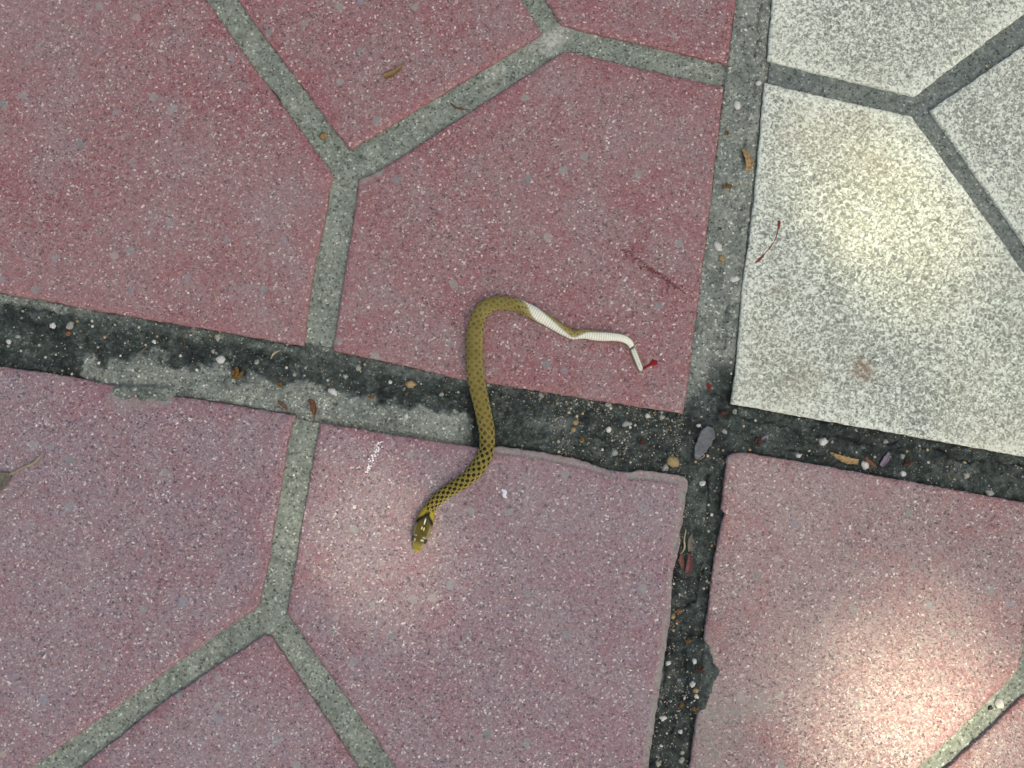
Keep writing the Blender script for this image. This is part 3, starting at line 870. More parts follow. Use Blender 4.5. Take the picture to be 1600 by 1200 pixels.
M_EYE = mat_plain('snake_eye', (0.012, 0.012, 0.014), 0.1, rough=0.08, spec=0.8, bump=0)
def eye(side):
    k = int(np.argmin(np.abs(s_u - 19.5)))
    c = Wc[k] + Nl[k] * side * half[k] * 0.90
    bm = bmesh.new()
    bmesh.ops.create_uvsphere(bm, u_segments=20, v_segments=12, radius=1)
    M = Matrix.Translation((c[0], c[1], cz[k] + hh[k] * 0.36)) @ Vector((T3[k][0], T3[k][1], 0)).to_track_quat('Y', 'Z').to_matrix().to_4x4() @ Matrix.Diagonal((2.8 * PX, 4.3 * PX, 3.8 * PX, 1))
    bm.transform(M)
    me = bpy.data.meshes.new('eye'); bm.to_mesh(me); bm.free()
    me.materials.append(M_EYE)
    for p in me.polygons: p.use_smooth = True
    link(bpy.data.objects.new('eye', me), snake)
eye(1); eye(-1)

# ------------------------------------------------------------------ small things lying about
def stone(name, px, py, r, col, flat=0.6, stretch=1.0, rot=0.0, seed=1, sub=2):
    bm = bmesh.new()
    bmesh.ops.create_icosphere(bm, subdivisions=sub, radius=1)
    for v in bm.verts:
        n = mnoise.noise(v.co * 1.3 + Vector((seed * 3.1, seed, 0)))
        v.co *= 1 + 0.60 * n
        n2 = mnoise.noise(v.co * 3 + Vector((seed, 0, seed)))
        v.co *= 1 + 0.18 * n2
        v.co.z *= flat
        v.co.x *= stretch
    rr = r * PX
    z = surf(px, py)
    p = P(px, py, z)
    bm.transform(Matrix.Translation(p + Vector((0, 0, rr * flat * 0.2))) @ Matrix.Rotation(rot, 4, 'Z') @ Matrix.Scale(rr, 4))
    me = bpy.data.meshes.new(name); bm.to_mesh(me); bm.free()
    me.materials.append(col)
    for q in me.polygons: q.use_smooth = True
    return link(bpy.data.objects.new(name, me))
M_PW = mat_plain('white_stone', (0.50, 0.51, 0.45), 0.35, 1500)
M_PG = mat_plain('grey_stone', (0.27, 0.28, 0.235), 0.45, 1500)
M_PY = mat_plain('yellow_stone', (0.29, 0.22, 0.10), 0.45, 1500)
M_PO = mat_plain('orange_stone', (0.17, 0.075, 0.035), 0.45, 1500)
M_PD = mat_plain('dark_stone', (0.03, 0.03, 0.025), 0.3, 900)
PEB = [
 (345, 562, 6.5, M_PW, 1.1, 'largest white pebble in the dark joint left of the snake'),
 (1147, 436, 7, M_PW, 1.15, 'triangular white stone chip in the grey joint beside the white tile'),
 (1122, 386, 6, M_PW, 1.6, 'oval bluish white stone chip in the grey joint above the triangular chip'),
 (1151, 165, 5.5, M_PW, 1.5, 'elongated white chip in the grey joint between red and white tiles'),
 (1128, 405, 5, M_PY, 1.3, 'tan stone sunk in the grey joint beside the oval white chip'),
 (641, 600, 6.5, M_PY, 1.15, 'round yellow pebble in the dark joint left of the snake'),
 (520, 612, 5, M_PW, 1.6, 'bright white rectangular chip on the pale mortar left of the snake'),
 (1051, 722, 8, M_PY, 1.3, 'flat tan stone by the corner of the chipped red tile'),
 (1039, 731, 5, M_PG, 1.2, 'pale round stone beside the flat tan stone at the chipped tile'),
 (1560, 1099, 7.5, M_PW, 1.1, 'bright white stone in the sunlit tile groove'),
 (1286, 690, 6.5, M_PW, 1.1, 'white stone in the dark joint below the white tile'),
 (1351, 726, 5.5, M_PW, 1.3, 'white stone beside the dry brown leaf scrap in the joint'),
 (107, 521, 4, M_PO, 1.2, 'small orange stone in the dark joint far from the snake'),
 (1547, 1106, 3.5, M_PD, 1.2, 'small black stone touching the bright white stone in the groove')]
for q, (x, y, r, m, stt, lab) in enumerate(PEB):
    tag(stone('pebble', x, y, r, m, 0.55, stt, {1147: 0.4, 1122: 2.2, 1151: 1.8, 520: 2.6, 1051: 2.4}.get(x, q * 1.3), q + 2), lab, 'pebble', 'pebbles in the joints')
SMALLP = [(83, 509, 5), (110, 509, 5), (341, 527, 5), (241, 534, 3.4), (401, 566, 3.4), (333, 549, 3.2), (14, 534, 4), (28, 526, 3), (560, 575, 4.2), (635, 650, 4), (460, 585, 3.4), (977, 662, 4.4), (951, 671, 4.2), (960, 707, 5.4), (1133, 674, 4.2),
          (1097, 756, 4.4), (1509, 743, 5.4), (1545, 770, 5.2), (1185, 130, 4), (1099, 520, 4), (1168, 343, 4.2), (1247, 712, 3.6), (1383, 690, 3.6), (1410, 713, 4), (1411, 740, 4), (984, 662, 3.4), (1148, 643, 4), (1012, 650, 3.6), (950, 632, 4), (1034, 652, 4), (1092, 665, 3.6), (540, 588, 3.2), (690, 616, 3.4), (610, 597, 3.2), (845, 617, 3.6)]
def peb_label(x, y):
    if x < 450: w, g_ = 'small pale pebble in the dark joint left of the curled brown leaf', 'pale pebbles left of the curled leaf'
    elif x < 740: w, g_ = 'small pale pebble in the joint between the curled brown leaf and the snake', 'pale pebbles between curled leaf and snake'
    elif y < 600: w, g_ = 'small white pebble in the grey joint between red and white tiles', 'white pebbles in the grey upper joint'
    elif x > 1200: w, g_ = 'small pale pebble in the dark joint between white and pink tiles', 'pale pebbles below the white tile'
    elif x > 1080: w, g_ = 'small pale pebble close to the translucent petal at the joint crossing', 'pale pebbles by the translucent petal'
    else: w, g_ = 'small pale pebble in the dark joint right of the snake', 'pale pebbles right of the snake'
    return w, 'pebble', g_
for q, (x, y, r) in enumerate(SMALLP):
    tag(stone('pebble', x, y, r, M_PG if q % 3 else M_PW, 0.6, 1.0 + 0.4 * ((q * 37) % 10) / 10, q * 0.9, q + 40, 2), *peb_label(x, y))
LOWP = [(1087, 1079, 4.2, M_PY), (1082, 1069, 4, M_PW), (1088, 1088, 3.2, M_PW), (1036, 1122, 4.4, M_PW), (1065, 1187, 4.4, M_PG), (1028, 1193, 4.4, M_PG), (1063, 1143, 3.4, M_PW), (1044, 1036, 3.4, M_PW), (1085, 1033, 3.4, M_PW), (1033, 1165, 3, M_PW), (1066, 1176, 3, M_PG)]
for q, (x, y, r, m) in enumerate(LOWP):
    tag(stone('pebble', x, y, r, m, 0.6, 1.2, q, q + 90), 'small pale pebble in the dark joint between the two pink tiles', 'pebble', 'small pebbles in the joint between the pink tiles')
for q, (x, y) in enumerate([(899, 660), (896, 671), (909, 687)]):
    tag(stone('pebble', x, y, 4.6 - q * 0.4, M_PY, 0.6, 1.1, q, q + 130), 'small yellow pebble in the dark joint right of the snake', 'pebble', 'small yellow pebbles right of the snake')
for q, (x, y) in enumerate([(1060, 955), (1051, 963), (1058, 972)]):
    tag(stone('pebble', x, y, 3.8, M_PO if q != 1 else M_PY, 0.6, 1.2, q, q + 140), 'small orange pebble at the edge of the pink tile by the dark joint', 'pebble', 'orange pebbles by the pink tile edge')

def ribbon(name, pts, widths, mat, curl=0.3, lift=None, thick=0.5, seed=0, parent=None, zoff=0.0, cols=None, ragged=0.08):
    """A thin curled scrap: a strip along pts (px) with a width (px) at each; lift in px."""
    pts = np.array(pts, float)
    n = len(pts)
    ar = np.concatenate([[0], np.cumsum(np.hypot(*np.diff(pts, axis=0).T))])
    N, Mx = max(14, int(ar[-1] / 1.6)), 9
    si = np.linspace(0, ar[-1], N)
    x, y = catmull(ar, pts[:, 0], si), catmull(ar, pts[:, 1], si)
    w = np.maximum(np.interp(si, ar, widths), 0.3)
    lf = np.interp(si, ar, lift if lift is not None else [0.4] * n)
    tx, ty = np.gradient(x), np.gradient(y)
    L = np.hypot(tx, ty); tx, ty = tx / L, ty / L
    zb = max(surf(float(pts[k][0]), float(pts[k][1])) for k in range(n)) + zoff
    top = []
    for i in range(N):
        for j in range(Mx):
            v = j / (Mx - 1) * 2 - 1
            wob = 1 + ragged * mnoise.noise(Vector((si[i] * 0.25, np.sign(v) * 3, seed)))
            off = v * w[i] / 2 * wob
            h = lf[i] + curl * w[i] * (v * v) * 0.5 + 0.35 * mnoise.noise(Vector((si[i] * 0.2, v * 2, seed + 4))) + 0.25 * (abs(v) < 0.13)
            p = P(x[i] - ty[i] * off, y[i] + tx[i] * off, 0)
            top.append((p.x, p.y, zb + max(0.15, h) * PX))
    K_ = len(top)
    allv = top + [(a_, b_, c_ - thick * PX) for a_, b_, c_ in top]
    f = []
    for i in range(N - 1):
        for j in range(Mx - 1):
            a0 = i * Mx + j
            f.append((a0, a0 + Mx, a0 + Mx + 1, a0 + 1))
            f.append((K_ + a0, K_ + a0 + 1, K_ + a0 + Mx + 1, K_ + a0 + Mx))
    bd = [j for j in range(Mx)] + [i * Mx + Mx - 1 for i in range(1, N)] + [(N - 1) * Mx + j for j in range(Mx - 2, -1, -1)] + [i * Mx for i in range(N - 2, 0, -1)]
    for q in range(len(bd)):
        a0, b0 = bd[q], bd[(q + 1) % len(bd)]
        f.append((a0, b0, K_ + b0, K_ + a0))
    return mesh_obj(name, allv, f, mat, parent)
def strand(name, pts, r, mat, seed=0, lift=None, parent=None):
    pts = np.array(pts, float)
    ar = np.concatenate([[0], np.cumsum(np.hypot(*np.diff(pts, axis=0).T))])
    N, Mx = max(10, int(ar[-1] / 1.5)), 7
    si = np.linspace(0, ar[-1], N)
    x, y = catmull(ar, pts[:, 0], si), catmull(ar, pts[:, 1], si)
    lf = np.interp(si, ar, lift if lift is not None else [0] * len(pts))
    rr = np.interp(si, ar, r if isinstance(r, (list, tuple)) else [r] * len(pts))
    tx, ty = np.gradient(x), np.gradient(y)
    L = np.hypot(tx, ty); tx, ty = tx / L, ty / L
    zb = np.interp(si, ar, [surf(*p) for p in pts])
    zb = np.maximum(zb, zb.max() - 0.0006)
    v = []
    for i in range(N):
        for j in range(Mx):
            a0 = 2 * math.pi * j / Mx
            o = math.cos(a0) * rr[i]
            p = P(x[i] - ty[i] * o, y[i] + tx[i] * o, 0)
            v.append((p.x, p.y, zb[i] + (lf[i] + rr[i] + math.sin(a0) * rr[i]) * PX))
    f = [(i * Mx + j, (i + 1) * Mx + j, (i + 1) * Mx + (j + 1) % Mx, i * Mx + (j + 1) % Mx) for i in range(N - 1) for j in range(Mx)]
    f += [tuple(range(Mx)), tuple((N - 1) * Mx + j for j in range(Mx - 1, -1, -1))]
    return mesh_obj(name, v, f, mat, parent)
def splat(name, path, widths, mat, height=0.8, seed=0, n_lobes=0.3, zoff=0.00008):
    """A drop or smear of liquid dried on the tile: a low rounded film along a path."""
    pts = np.array(path, float)
    ar = np.concatenate([[0], np.cumsum(np.hypot(*np.diff(pts, axis=0).T))])
    N, Mx = max(16, int(ar[-1] / 0.8)), 9
    si = np.linspace(0, ar[-1], N)
    x, y = catmull(ar, pts[:, 0], si), catmull(ar, pts[:, 1], si)
    w = np.maximum(np.interp(si, ar, widths), 0.2)
    tx, ty = np.gradient(x), np.gradient(y)
    L = np.hypot(tx, ty) + 1e-9; tx, ty = tx / L, ty / L
    zb = max(surf(*p) for p in path) + zoff
    v = []
    for i in range(N):
        for j in range(Mx):
            u = j / (Mx - 1) * 2 - 1
            wob = 1 + n_lobes * mnoise.noise(Vector((si[i] * 0.6, np.sign(u) * 5, seed)))
            o = u * w[i] / 2 * wob
            p = P(x[i] - ty[i] * o, y[i] + tx[i] * o, 0)
            v.append((p.x, p.y, zb + (height * min(1, w[i] / 3) * math.sqrt(max(0, 1 - u * u)) - 0.3 * (abs(u) > 0.99)) * PX))
    f = [(i * Mx + j, (i + 1) * Mx + j, (i + 1) * Mx + j + 1, i * Mx + j + 1) for i in range(N - 1) for j in range(Mx - 1)]
    return mesh_obj(name, v, f, mat)

M_BLOOD = mat_plain('fresh_blood', (0.20, 0.003, 0.005), 0.3, 900, rough=0.4, spec=0.2, bump=0.1)
M_BLOOD2 = mat_plain('drying_blood', (0.16, 0.012, 0.010), 0.35, 900, rough=0.5, spec=0.4, bump=0.3)
b1 = tag(splat('blood_smear', [(1001, 577), (1006, 575), (1012, 572), (1017, 569), (1021, 567), (1027, 567)], [2.5, 4.0, 3.4, 6, 11, 6], M_BLOOD, 0.8, 3), 'fresh red blood trail running from the severed tail tip', 'blood')
b2 = tag(splat('blood_smear', [(1217, 345), (1217, 352), (1215, 360), (1213, 370), (1209, 378), (1203, 387), (1196, 395), (1192, 400), (1187, 405), (1180, 411)], [5, 5, 1.3, 1.8, 1.0, 2.4, 0.9, 2.6, 4.6, 2], M_BLOOD2, 0.35, 5, 0.6), 'thin curved thread of blood on the white tile', 'blood')
b3 = tag(splat('blood_smear', [(1107, 598), (1109, 603), (1110, 608)], [3, 6, 4], M_BLOOD, 0.8, 6), 'tiny drop of blood in the joint near the white tile corner', 'blood')

M_BROWN = mat_plain('brown_leaf', (0.125, 0.055, 0.026), 0.6, 1100, 0.6)
M_TAN = mat_plain('tan_husk', (0.30, 0.205, 0.085), 0.6, 1100, 0.6)
M_OLIVE = mat_plain('olive_bract', (0.19, 0.125, 0.045), 0.35, 600, 0.6)
M_GREYLEAF = mat_plain('grey_leaf', (0.115, 0.11, 0.08), 0.5, 900, 0.65)
M_DKRED = mat_plain('dark_red_petal', (0.11, 0.035, 0.035), 0.35, 500, 0.5)
M_PALE = mat_plain('pale_stem', (0.36, 0.32, 0.19), 0.25, 700, 0.6)
M_BLACK = mat_plain('black_hair', (0.02, 0.018, 0.015), 0.2, 700, 0.5)
M_PURPLE = mat_plain('purple_scrap', (0.16, 0.13, 0.17), 0.3, 600, 0.6)

leaf = tag(ribbon('curled_leaf', [(481, 625), (487, 628), (490, 638), (491, 648)], [3, 9, 11, 4], M_BROWN, 0.8, [1.5, 3, 3, 1], 0.6, 2), 'small curled reddish brown leaf lying across the joint left of the snake', 'leaf')
strand('stem', [(491, 646), (490, 654), (487, 662)], [1.2, 0.9, 0.5], M_BROWN, parent=leaf, lift=[0.6, 0.4, 0.2])
tag(ribbon('leaf_scrap', [(433, 626), (440, 632), (448, 640)], [2.5, 6, 3], M_BROWN, 0.5, [0.6, 1.5, 0.5], 0.5, 3), 'small brown leaf scrap beside the curled leaf on pale mortar', 'leaf scrap')
tag(ribbon('bract', [(636, 94), (627, 104), (616, 114), (601, 121)], [1.2, 3.5, 8, 10], M_OLIVE, 0.55, [3, 2.5, 1.5, 0.5], 0.5, 4, ragged=0.5), 'folded olive tan seed bract on the red tile near the top grooves', 'bract')
tag(strand('twig', [(704, 159), (710, 165), (718, 168), (734, 170)], [0.9, 1.5, 1.4, 0.6], M_BROWN), 'thin dark curved twig lying in the tile groove', 'twig')
tag(stone('seed', 506, 213, 6.2, mat_plain('seed_skin', (0.20, 0.14, 0.055), 0.4, 800, 0.55), 0.7, 1.1, 0.3, 51), 'round brown seed in the diagonal groove of the red tile', 'seed')
tag(ribbon('husk', [(1161, 232), (1167, 244), (1171, 256), (1168, 266)], [4, 9, 12, 7], M_TAN, 0.5, [1.0, 2.0, 1.5, 0.5], 0.7, 5, ragged=0.3), 'tan dry husk in a dark crack of the grey joint by the white tile', 'husk')
def clump(name, px, py, r, mat, seed, n=9):
    """A crumb of dry plant matter: several crumpled flakes grown together."""
    bm = bmesh.new()
    rr = random.Random(seed)
    z = surf(px, py)
    for _ in range(n):
        a0, d0 = rr.uniform(0, 6.28), rr.uniform(0, r * 0.75)
        q = P(px + math.cos(a0) * d0, py + math.sin(a0) * d0, z + rr.uniform(0.2, 0.5) * r * PX)
        g_ = bmesh.ops.create_icosphere(bm, subdivisions=1, radius=1)['verts']
        M = Matrix.Translation(q) @ Matrix.Rotation(rr.uniform(0, 6.28), 4, 'Z') @ Matrix.Rotation(rr.uniform(-0.7, 0.7), 4, 'X') @ Matrix.Diagonal((r * rr.uniform(.3, .65) * PX, r * rr.uniform(.2, .4) * PX, r * rr.uniform(.12, .3) * PX, 1))
        for v in g_:
            v.co *= 1 + 0.4 * mnoise.noise(v.co * 2 + Vector((seed, rr.random(), 0)))
            v.co = M @ v.co
    me = bpy.data.meshes.new(name); bm.to_mesh(me); bm.free()
    me.materials.append(mat)
    return link(bpy.data.objects.new(name, me))
M_CRUMB = mat_plain('brown_crumb', (0.13, 0.075, 0.02), 0.6, 1500, 0.8)
M_CRUMB2 = mat_plain('red_brown_crumb', (0.050, 0.026, 0.015), 0.6, 1500, 0.8)
for x, y, r, m, lab in [(370, 584, 11, M_CRUMB, 'brown tuft of dry plant matter in the joint left of the curled leaf'), (438, 601, 7, M_CRUMB, 'small orange brown crumb on pale mortar above the leaf scrap'),
                        (1136, 290, 8, M_CRUMB, 'yellow brown crumb in the upper grey joint below the tan husk'), (1136, 207, 5, M_CRUMB, 'tiny yellow crumb in the upper grey joint above the tan husk'),
                        (1005, 688, 8, M_CRUMB2, 'reddish brown crumb in the dark joint right of the snake'), (1131, 754, 7, M_CRUMB, 'mossy yellow crumb at the edge of the pink tile below the crossing'),
                        (910, 687, 6, M_CRUMB, 'yellow brown crumb near the yellow pebbles in the dark joint'), (1076, 1001, 6, M_CRUMB, 'olive brown crumb in the dark joint between the pink tiles'),
                        (1093, 1045, 7, M_CRUMB2, 'dark rusty crumb at the edge of the damp cement stain'), (1065, 1101, 6, M_CRUMB, 'orange crumb low in the dark joint between the pink tiles'), (1084, 1108, 6, M_CRUMB, 'ochre crumb beside the orange crumb in the lower joint'),
                        (1420, 722, 10, M_CRUMB2, 'dark red brown crumb in the joint below the white tile'), (1130, 646, 9, M_CRUMB2, 'dark crumb at the corner of the white tile'), (580, 620, 6, M_CRUMB, 'small orange crumb on the mortar below the yellow pebble'), (1184, 690, 8, M_CRUMB2, 'brown crumb in the joint below the white tile corner')]:
    tag(clump('plant_crumb', x, y, r, m, int(x + y)), lab, 'crumb', 'crumbs of dry plant matter')
tag(ribbon('leaf_scrap', [(1300, 707), (1312, 714), (1325, 719), (1344, 722)], [2, 8, 11, 8], M_TAN, 0.5, [0.5, 2, 2, 1], 0.6, 7, ragged=0.3), 'tan dry leaf scrap in the dark joint below the white tile', 'leaf scrap')
tag(ribbon('leaf_scrap', [(1353, 715), (1362, 723), (1372, 731)], [4, 6, 3], M_BROWN, 0.5, [1, 1.5, 0.5], 0.5, 8), 'narrow brown leaf scrap beside the white stone below the white tile', 'leaf scrap')
tag(ribbon('petal', [(1391, 707), (1386, 717), (1378, 728)], [4, 10, 6], M_PURPLE, 0.4, [2, 1.5, 0.5], 0.5, 9), 'purple grey petal scrap in the dark joint below the white tile', 'petal')
tag(ribbon('leaf_scrap', [(1205, 679), (1196, 684), (1188, 690)], [2, 5, 3], M_PURPLE, 0.4, None, 0.5, 10), 'small purple scrap in the joint near the white tile corner', 'leaf scrap')
tag(ribbon('petal', [(1083, 833), (1079, 845), (1080, 862)], [1.5, 7, 9], M_GREYLEAF, 0.35, [1, 2, 1], 0.5, 11), 'pale papery petal standing above the dark red petal in the joint', 'petal')
tag(ribbon('petal', [(1078, 865), (1078, 880), (1075, 897)], [3, 10, 9], M_DKRED, 0.6, [2, 3, 1], 0.6, 12), 'dark red dry petal in the joint between the pink tiles', 'petal')
tag(ribbon('leaf_scrap', [(1067, 866), (1065, 876), (1068, 888)], [4, 8, 5], M_BROWN, 0.4, [1, 2, 1], 0.5, 13), 'dark brown scrap tucked under the chipped pink tile edge', 'leaf scrap')
tag(strand('straw', [(1073, 828), (1070, 845), (1071, 856), (1066, 866)], [0.8, 1.4, 1.8, 0.6], M_PALE), 'short pale straw beside the papery petal in the joint', 'straw')
tag(strand('straw', [(334, 456), (337, 464), (340, 472)], [0.6, 1.2, 0.6], M_PALE), 'tiny white straw on the red tile above the dark joint', 'straw')
tag(strand('straw', [(230, 538), (221, 546), (214, 556)], [0.5, 0.8, 0.5], M_OLIVE), 'thin olive fibre on the dark mortar far left of the snake', 'straw')
tag(strand('straw', [(436, 547), (425, 553), (421, 560)], [0.6, 1.8, 0.6], M_PALE), 'pale forked fibre in the dark joint above the brown tuft', 'straw')
tag(strand('straw', [(280, 515), (284, 528), (286, 540)], [0.4, 0.7, 0.4], M_CRUMB), 'thin brown fibre in the dark joint right of the olive fibre', 'straw')
tag(strand('hair', [(415, 147), (418, 142), (424, 141), (431, 147), (438, 158)], [0.5, 0.7, 0.8, 0.8, 0.5], M_BLACK), 'short black curled hair beside the diagonal groove', 'hair')
dry = tag(ribbon('dry_leaf', [(-30, 768), (-12, 757), (6, 748), (19, 741)], [30, 34, 26, 5], M_GREYLEAF, 0.20, [1, 3, 4, 3], 0.7, 14, ragged=0.3), 'grey brown dry leaf with a pale crooked stalk on the pink tile', 'leaf')
strand('stem', [(17, 741), (30, 735), (40, 729), (52, 725), (62, 716), (70, 707)], [1.4, 1.6, 1.8, 2.4, 1.8, 1.6], mat_plain('dry_stalk', (0.25, 0.22, 0.135), 0.4, 900), parent=dry, lift=[3, 2.6, 2, 1.5, 2, 3])
# see-through petal stuck on the crossing
s = NT('wet_translucent_petal')
n = s.noise(260, 4, 0.6, dist=0.8)
M_FILM = s.done(s.mix(s.step(n, 0.3, 0.7), (0.030, 0.037, 0.042), (0.125, 0.142, 0.148)), 0.4, s.bump(n, 0.5, 0.0004), 0.5)
film = tag(ribbon('petal', [(1111, 667), (1107, 677), (1101, 690), (1094, 704), (1089, 718)], [10, 25, 23, 19, 5], M_FILM, 0.04, [0.8, 0.9, 0.8, 0.8, 0.5], 0.4, 15, ragged=0.25, zoff=0.0011), 'pale bluish translucent petal pressed onto the joint crossing', 'petal')
strand('vein', [(1089, 705), (1098, 707), (1101, 712), (1094, 718)], [0.4, 0.7, 0.7, 0.4], M_PALE, parent=film, lift=[4.2, 4.2, 4.2, 4.0])

# a scrape or smear on the tile: many thin flakes of one mark
def flakes(name, path, n, mat, seed, r0=0.8, r1=2.3, wide=2.5, fat=4.5, top=0.00022):
    rr = random.Random(seed)
    vs_, fs_ = [], []
    m_ = len(path) - 1
    for q in range(n):
        tt = rr.random() ** 0.9 * (m_ - 0.001)
        k = int(tt)
        f = tt - k
        wdt = wide + fat * abs(math.sin(min(1, tt / m_ + 0.12) * math.pi)) ** 0.7
        x = path[k][0] * (1 - f) + path[k + 1][0] * f + rr.gauss(0, 0.45) * wdt
        y = path[k][1] * (1 - f) + path[k + 1][1] * f + rr.gauss(0, 0.45) * wdt * 0.7
        r = rr.uniform(r0, r1)
        n0 = len(vs_)
        m = 6
        a0 = rr.random() * 6
        zt = top + rr.random() * 0.00012
        st = rr.uniform(0.4, 1)
        for j in range(m):
            a1 = a0 + j * 6.283 / m
            p = P(x + math.cos(a1) * r * rr.uniform(.7, 1.2), y + math.sin(a1) * r * st * rr.uniform(.7, 1.2), 0)
            vs_ += [(p.x, p.y, -0.0001), (p.x, p.y, zt)]
        fs_.append(tuple(n0 + 2 * j + 1 for j in range(m - 1, -1, -1)))
        for j in range(m):
            j2 = (j + 1) % m
            fs_.append((n0 + 2 * j, n0 + 2 * j + 1, n0 + 2 * j2 + 1, n0 + 2 * j2))
    return mesh_obj(name, vs_, fs_, mat, None, smooth=False)
tag(flakes('chalk_mark', [(594, 690), (589, 703), (582, 718), (573, 738)], 95, mat_plain('chalk', (0.74, 0.75, 0.77), 0.15, 900, 0.9), 4, 0.6, 1.7), 'white chalky scrape mark on the pink tile left of the snake', 'chalk mark', kind=None)
M_DRY = mat_plain('dried_blood', (0.13, 0.036, 0.034), 0.5, 1200, 0.7)
tag(flakes('dried_blood_streak', [(978, 390), (990, 402), (1006, 415), (1022, 424), (1038, 436), (1050, 446), (1072, 458)], 120, M_DRY, 9, 0.6, 2.2, 6.5, 5.0, 0.00010), 'dried dark red streak on the red tile above the tail tip', 'blood')
M_DROP = mat_plain('bird_dropping', (0.62, 0.68, 0.72), 0.15, 900, 0.7)
tag(splat('dropping', [(784, 765), (789, 769), (788, 774), (792, 778)], [3, 7, 6, 3], M_DROP, 0.8, 8), 'small bluish white dropping on the pink tile right of the snake', 'dropping')

# ------------------------------------------------------------------ shade tree overhead, whose leaves let a few sun flecks through
HOLES = [(1450, 1140, 0.0205), (1395, 1190, 0.0165), (1335, 1105, 0.0095), (1505, 1035, 0.0100), (1275, 1070, 0.0060), (1550, 1165, 0.0115), (1415, 995, 0.0085), (1180, 840, 0.0045), (1395, 340, 0.0140), (1335, 265, 0.0085), (1440, 410, 0.0080), (1575, 640, 0.0060), (545, 808, 0.0090), (590, 862, 0.0095), (648, 885, 0.0060)]
HW = [(P(x, y, 0), r) for x, y, r in HOLES]
def ground_of(p):
    t_ = p[2] / SUN.z
    return p[0] - SUN.x * t_, p[1] - SUN.y * t_
def leaf_mesh_pts(c, a0, tilt, roll, L_):
    """Eight-point leaf, folded a little on its midrib."""
    w = L_ * 0.27
    base = [(0, 0, 0), (0.25 * L_, w * 0.8, 0.06 * L_), (0.55 * L_, w, 0.07 * L_), (0.82 * L_, w * 0.5, 0.04 * L_), (L_, 0, -0.04 * L_), (0.82 * L_, -w * 0.5, 0.04 * L_), (0.55 * L_, -w, 0.07 * L_), (0.25 * L_, -w * 0.8, 0.06 * L_), (0.5 * L_, 0, 0)]
    M = Matrix.Translation(c) @ Matrix.Rotation(a0, 4, 'Z') @ Matrix.Rotation(tilt, 4, 'Y') @ Matrix.Rotation(roll, 4, 'X')
    return [M @ Vector(b) for b in base]
LF = [(0, 1, 2, 8), (8, 2, 3, 4), (0, 8, 6, 7), (8, 4, 5, 6)]
def clear_of_holes(pts):
    g2 = [ground_of(p) for p in pts[:8]]
    mxg, myg = sum(p[0] for p in g2) / 8, sum(p[1] for p in g2) / 8
    for h, r in HW:
        if math.hypot(mxg - h.x, myg - h.y) > r + 0.09: continue
        d = float(seg_dist(np.array([h.x]), np.array([h.y]), g2 + [g2[0]])[0])
        if d < r or bool(inside(np.array([h.x]), np.array([h.y]), g2)[0]): return False
    return True
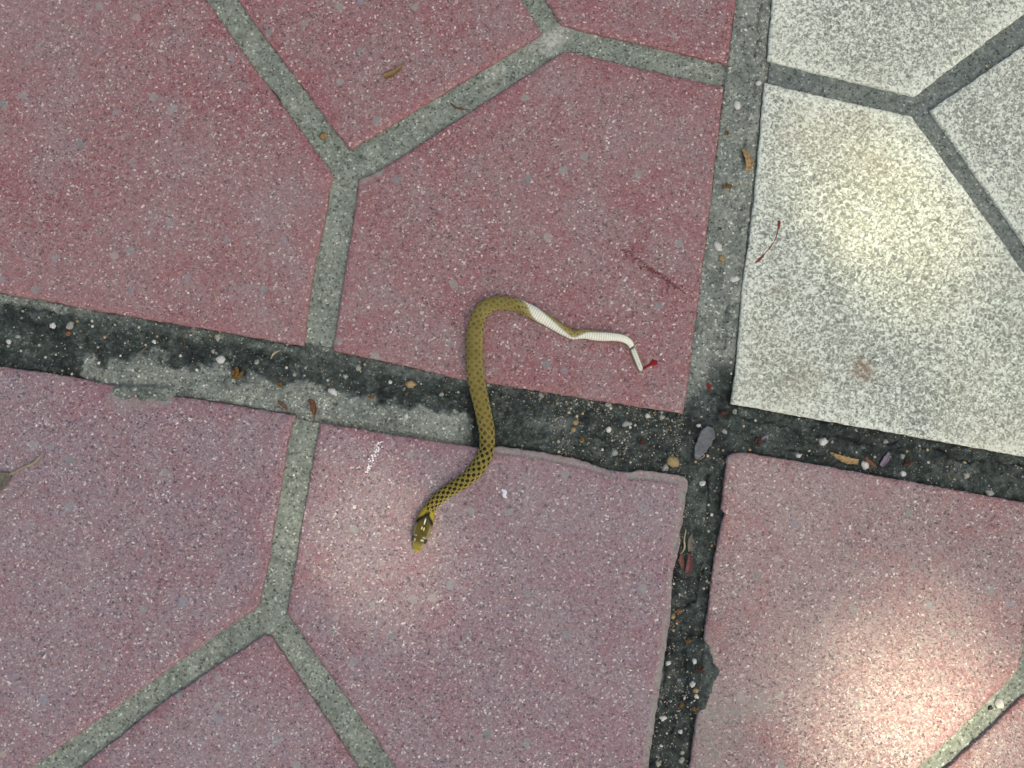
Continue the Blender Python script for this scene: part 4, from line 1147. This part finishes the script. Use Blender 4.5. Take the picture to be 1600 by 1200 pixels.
def tree():
    rr = random.Random(12)
    H = 5.6
    cc = Vector((SUN.x / SUN.z * H, SUN.y / SUN.z * H, H))
    root = bpy.data.objects.new('shade_tree', None)
    COL.objects.link(root)
    base = Vector((cc.x + 0.55, cc.y - 0.75, -0.03))
    root.location = base
    s = NT('tree_bark')
    n = s.noise(14, 5, 0.65)
    bark = s.done(s.mix(n, (0.06, 0.045, 0.03), (0.16, 0.125, 0.09)), 0.9, s.bump(n, 1.0, 0.02), 0.2)
    s = NT('tree_leaf')
    n = s.noise(2.2, 3)
    lm = s.done(s.mix(n, (0.035, 0.075, 0.018), (0.07, 0.12, 0.03)), 0.5, None, 0.4)
    def limb(path, r0, r1, sides=10):
        v, f = [], []
        n_ = len(path)
        for i, p in enumerate(path):
            d = (path[min(i + 1, n_ - 1)] - path[max(i - 1, 0)]).normalized()
            q = d.to_track_quat('Z', 'Y')
            r = r0 + (r1 - r0) * i / (n_ - 1)
            for j in range(sides):
                a0 = 6.2832 * j / sides
                v.append(p - base + q @ Vector((math.cos(a0) * r, math.sin(a0) * r, 0)) * (1 + 0.12 * mnoise.noise(p * 4 + Vector((j, 0, 0)))))
        for i in range(n_ - 1):
            for j in range(sides):
                f.append((i * sides + j, i * sides + (j + 1) % sides, (i + 1) * sides + (j + 1) % sides, (i + 1) * sides + j))
        return v, f
    fork = base + Vector((-0.05, 0.08, H - 1.05))
    v, f = limb([base + Vector((0, 0, -0.05)), base + Vector((0.02, 0.0, 0.15)), base + Vector((0.0, 0.02, 1.4)), base + Vector((-0.04, 0.05, 3.0)), fork], 0.19, 0.10, 14)
    mesh_obj('trunk', v, f, bark, root)
    tips = []
    for k in range(9):
        a0 = k * 6.2832 / 9 + rr.uniform(-.2, .2)
        for attempt in range(60):
            Rr = rr.uniform(0.9, 1.5)
            end = cc + Vector((math.cos(a0) * Rr, math.sin(a0) * Rr, rr.uniform(-0.1, 0.55)))
            mid = fork.lerp(end, 0.5) + Vector((0, 0, rr.uniform(0.1, 0.3)))
            path = [fork, fork.lerp(mid, 0.5) + Vector((0, 0, .06)), mid, mid.lerp(end, 0.5), end]
            g2 = [ground_of(p) for p in path]
            if all(seg_dist(np.array([h.x]), np.array([h.y]), g2)[0] > r + 0.06 for h, r in HW): break
            a0 += 0.05
        v, f = limb(path, 0.055, 0.012, 8)
        mesh_obj('limb', v, f, bark, root)
    verts, faces = [], []
    def add(c, L_):
        pts = leaf_mesh_pts(c, rr.uniform(0, 6.28), rr.uniform(-.45, .45), rr.uniform(-.5, .5), L_)
        if not clear_of_holes(pts): return
        n0 = len(verts)
        verts.extend([p - base for p in pts])
        faces.extend([tuple(a0 + n0 for a0 in q) for q in LF])
    clumps = []
    for _ in range(130):
        a0, ra = rr.uniform(0, 6.28), 1.75 * math.sqrt(rr.random())
        clumps.append((cc + Vector((math.cos(a0) * ra, math.sin(a0) * ra, rr.uniform(-.45, .75) * (1.1 - ra / 2.2))), rr.uniform(.2, .38)))
    for c, r in clumps:
        for _ in range(85):
            d = Vector((rr.gauss(0, 1), rr.gauss(0, 1), rr.gauss(0, .6)))
            add(c + d * r * 0.6, rr.uniform(.07, .12))
    # the boughs that stand between the sun and this piece of paving
    for _ in range(9000):
        gx_, gy_ = rr.uniform(-0.36, 0.36), rr.uniform(-0.30, 0.30)
        h = rr.uniform(H - 0.25, H + 0.35)
        add(Vector((gx_ + SUN.x / SUN.z * h, gy_ + SUN.y / SUN.z * h, h)), rr.uniform(.05, .095))
    # small leaves added close round each gap to tighten the sun flecks
    for hp, r in HW:
        for _ in range(700):
            a0, q = rr.uniform(0, 6.28), r + rr.uniform(0.0, 0.075)
            h = rr.uniform(H - 0.2, H + 0.3)
            add(Vector((hp.x + math.cos(a0) * q + SUN.x / SUN.z * h, hp.y + math.sin(a0) * q + SUN.y / SUN.z * h, h)), rr.uniform(.025, .045))
    cr = mesh_obj('crown', verts, faces, lm, root, smooth=False)
    cr['kind'] = 'stuff'
    return tag(root, 'broad leafy shade tree standing beside the paving', 'tree')
tree()
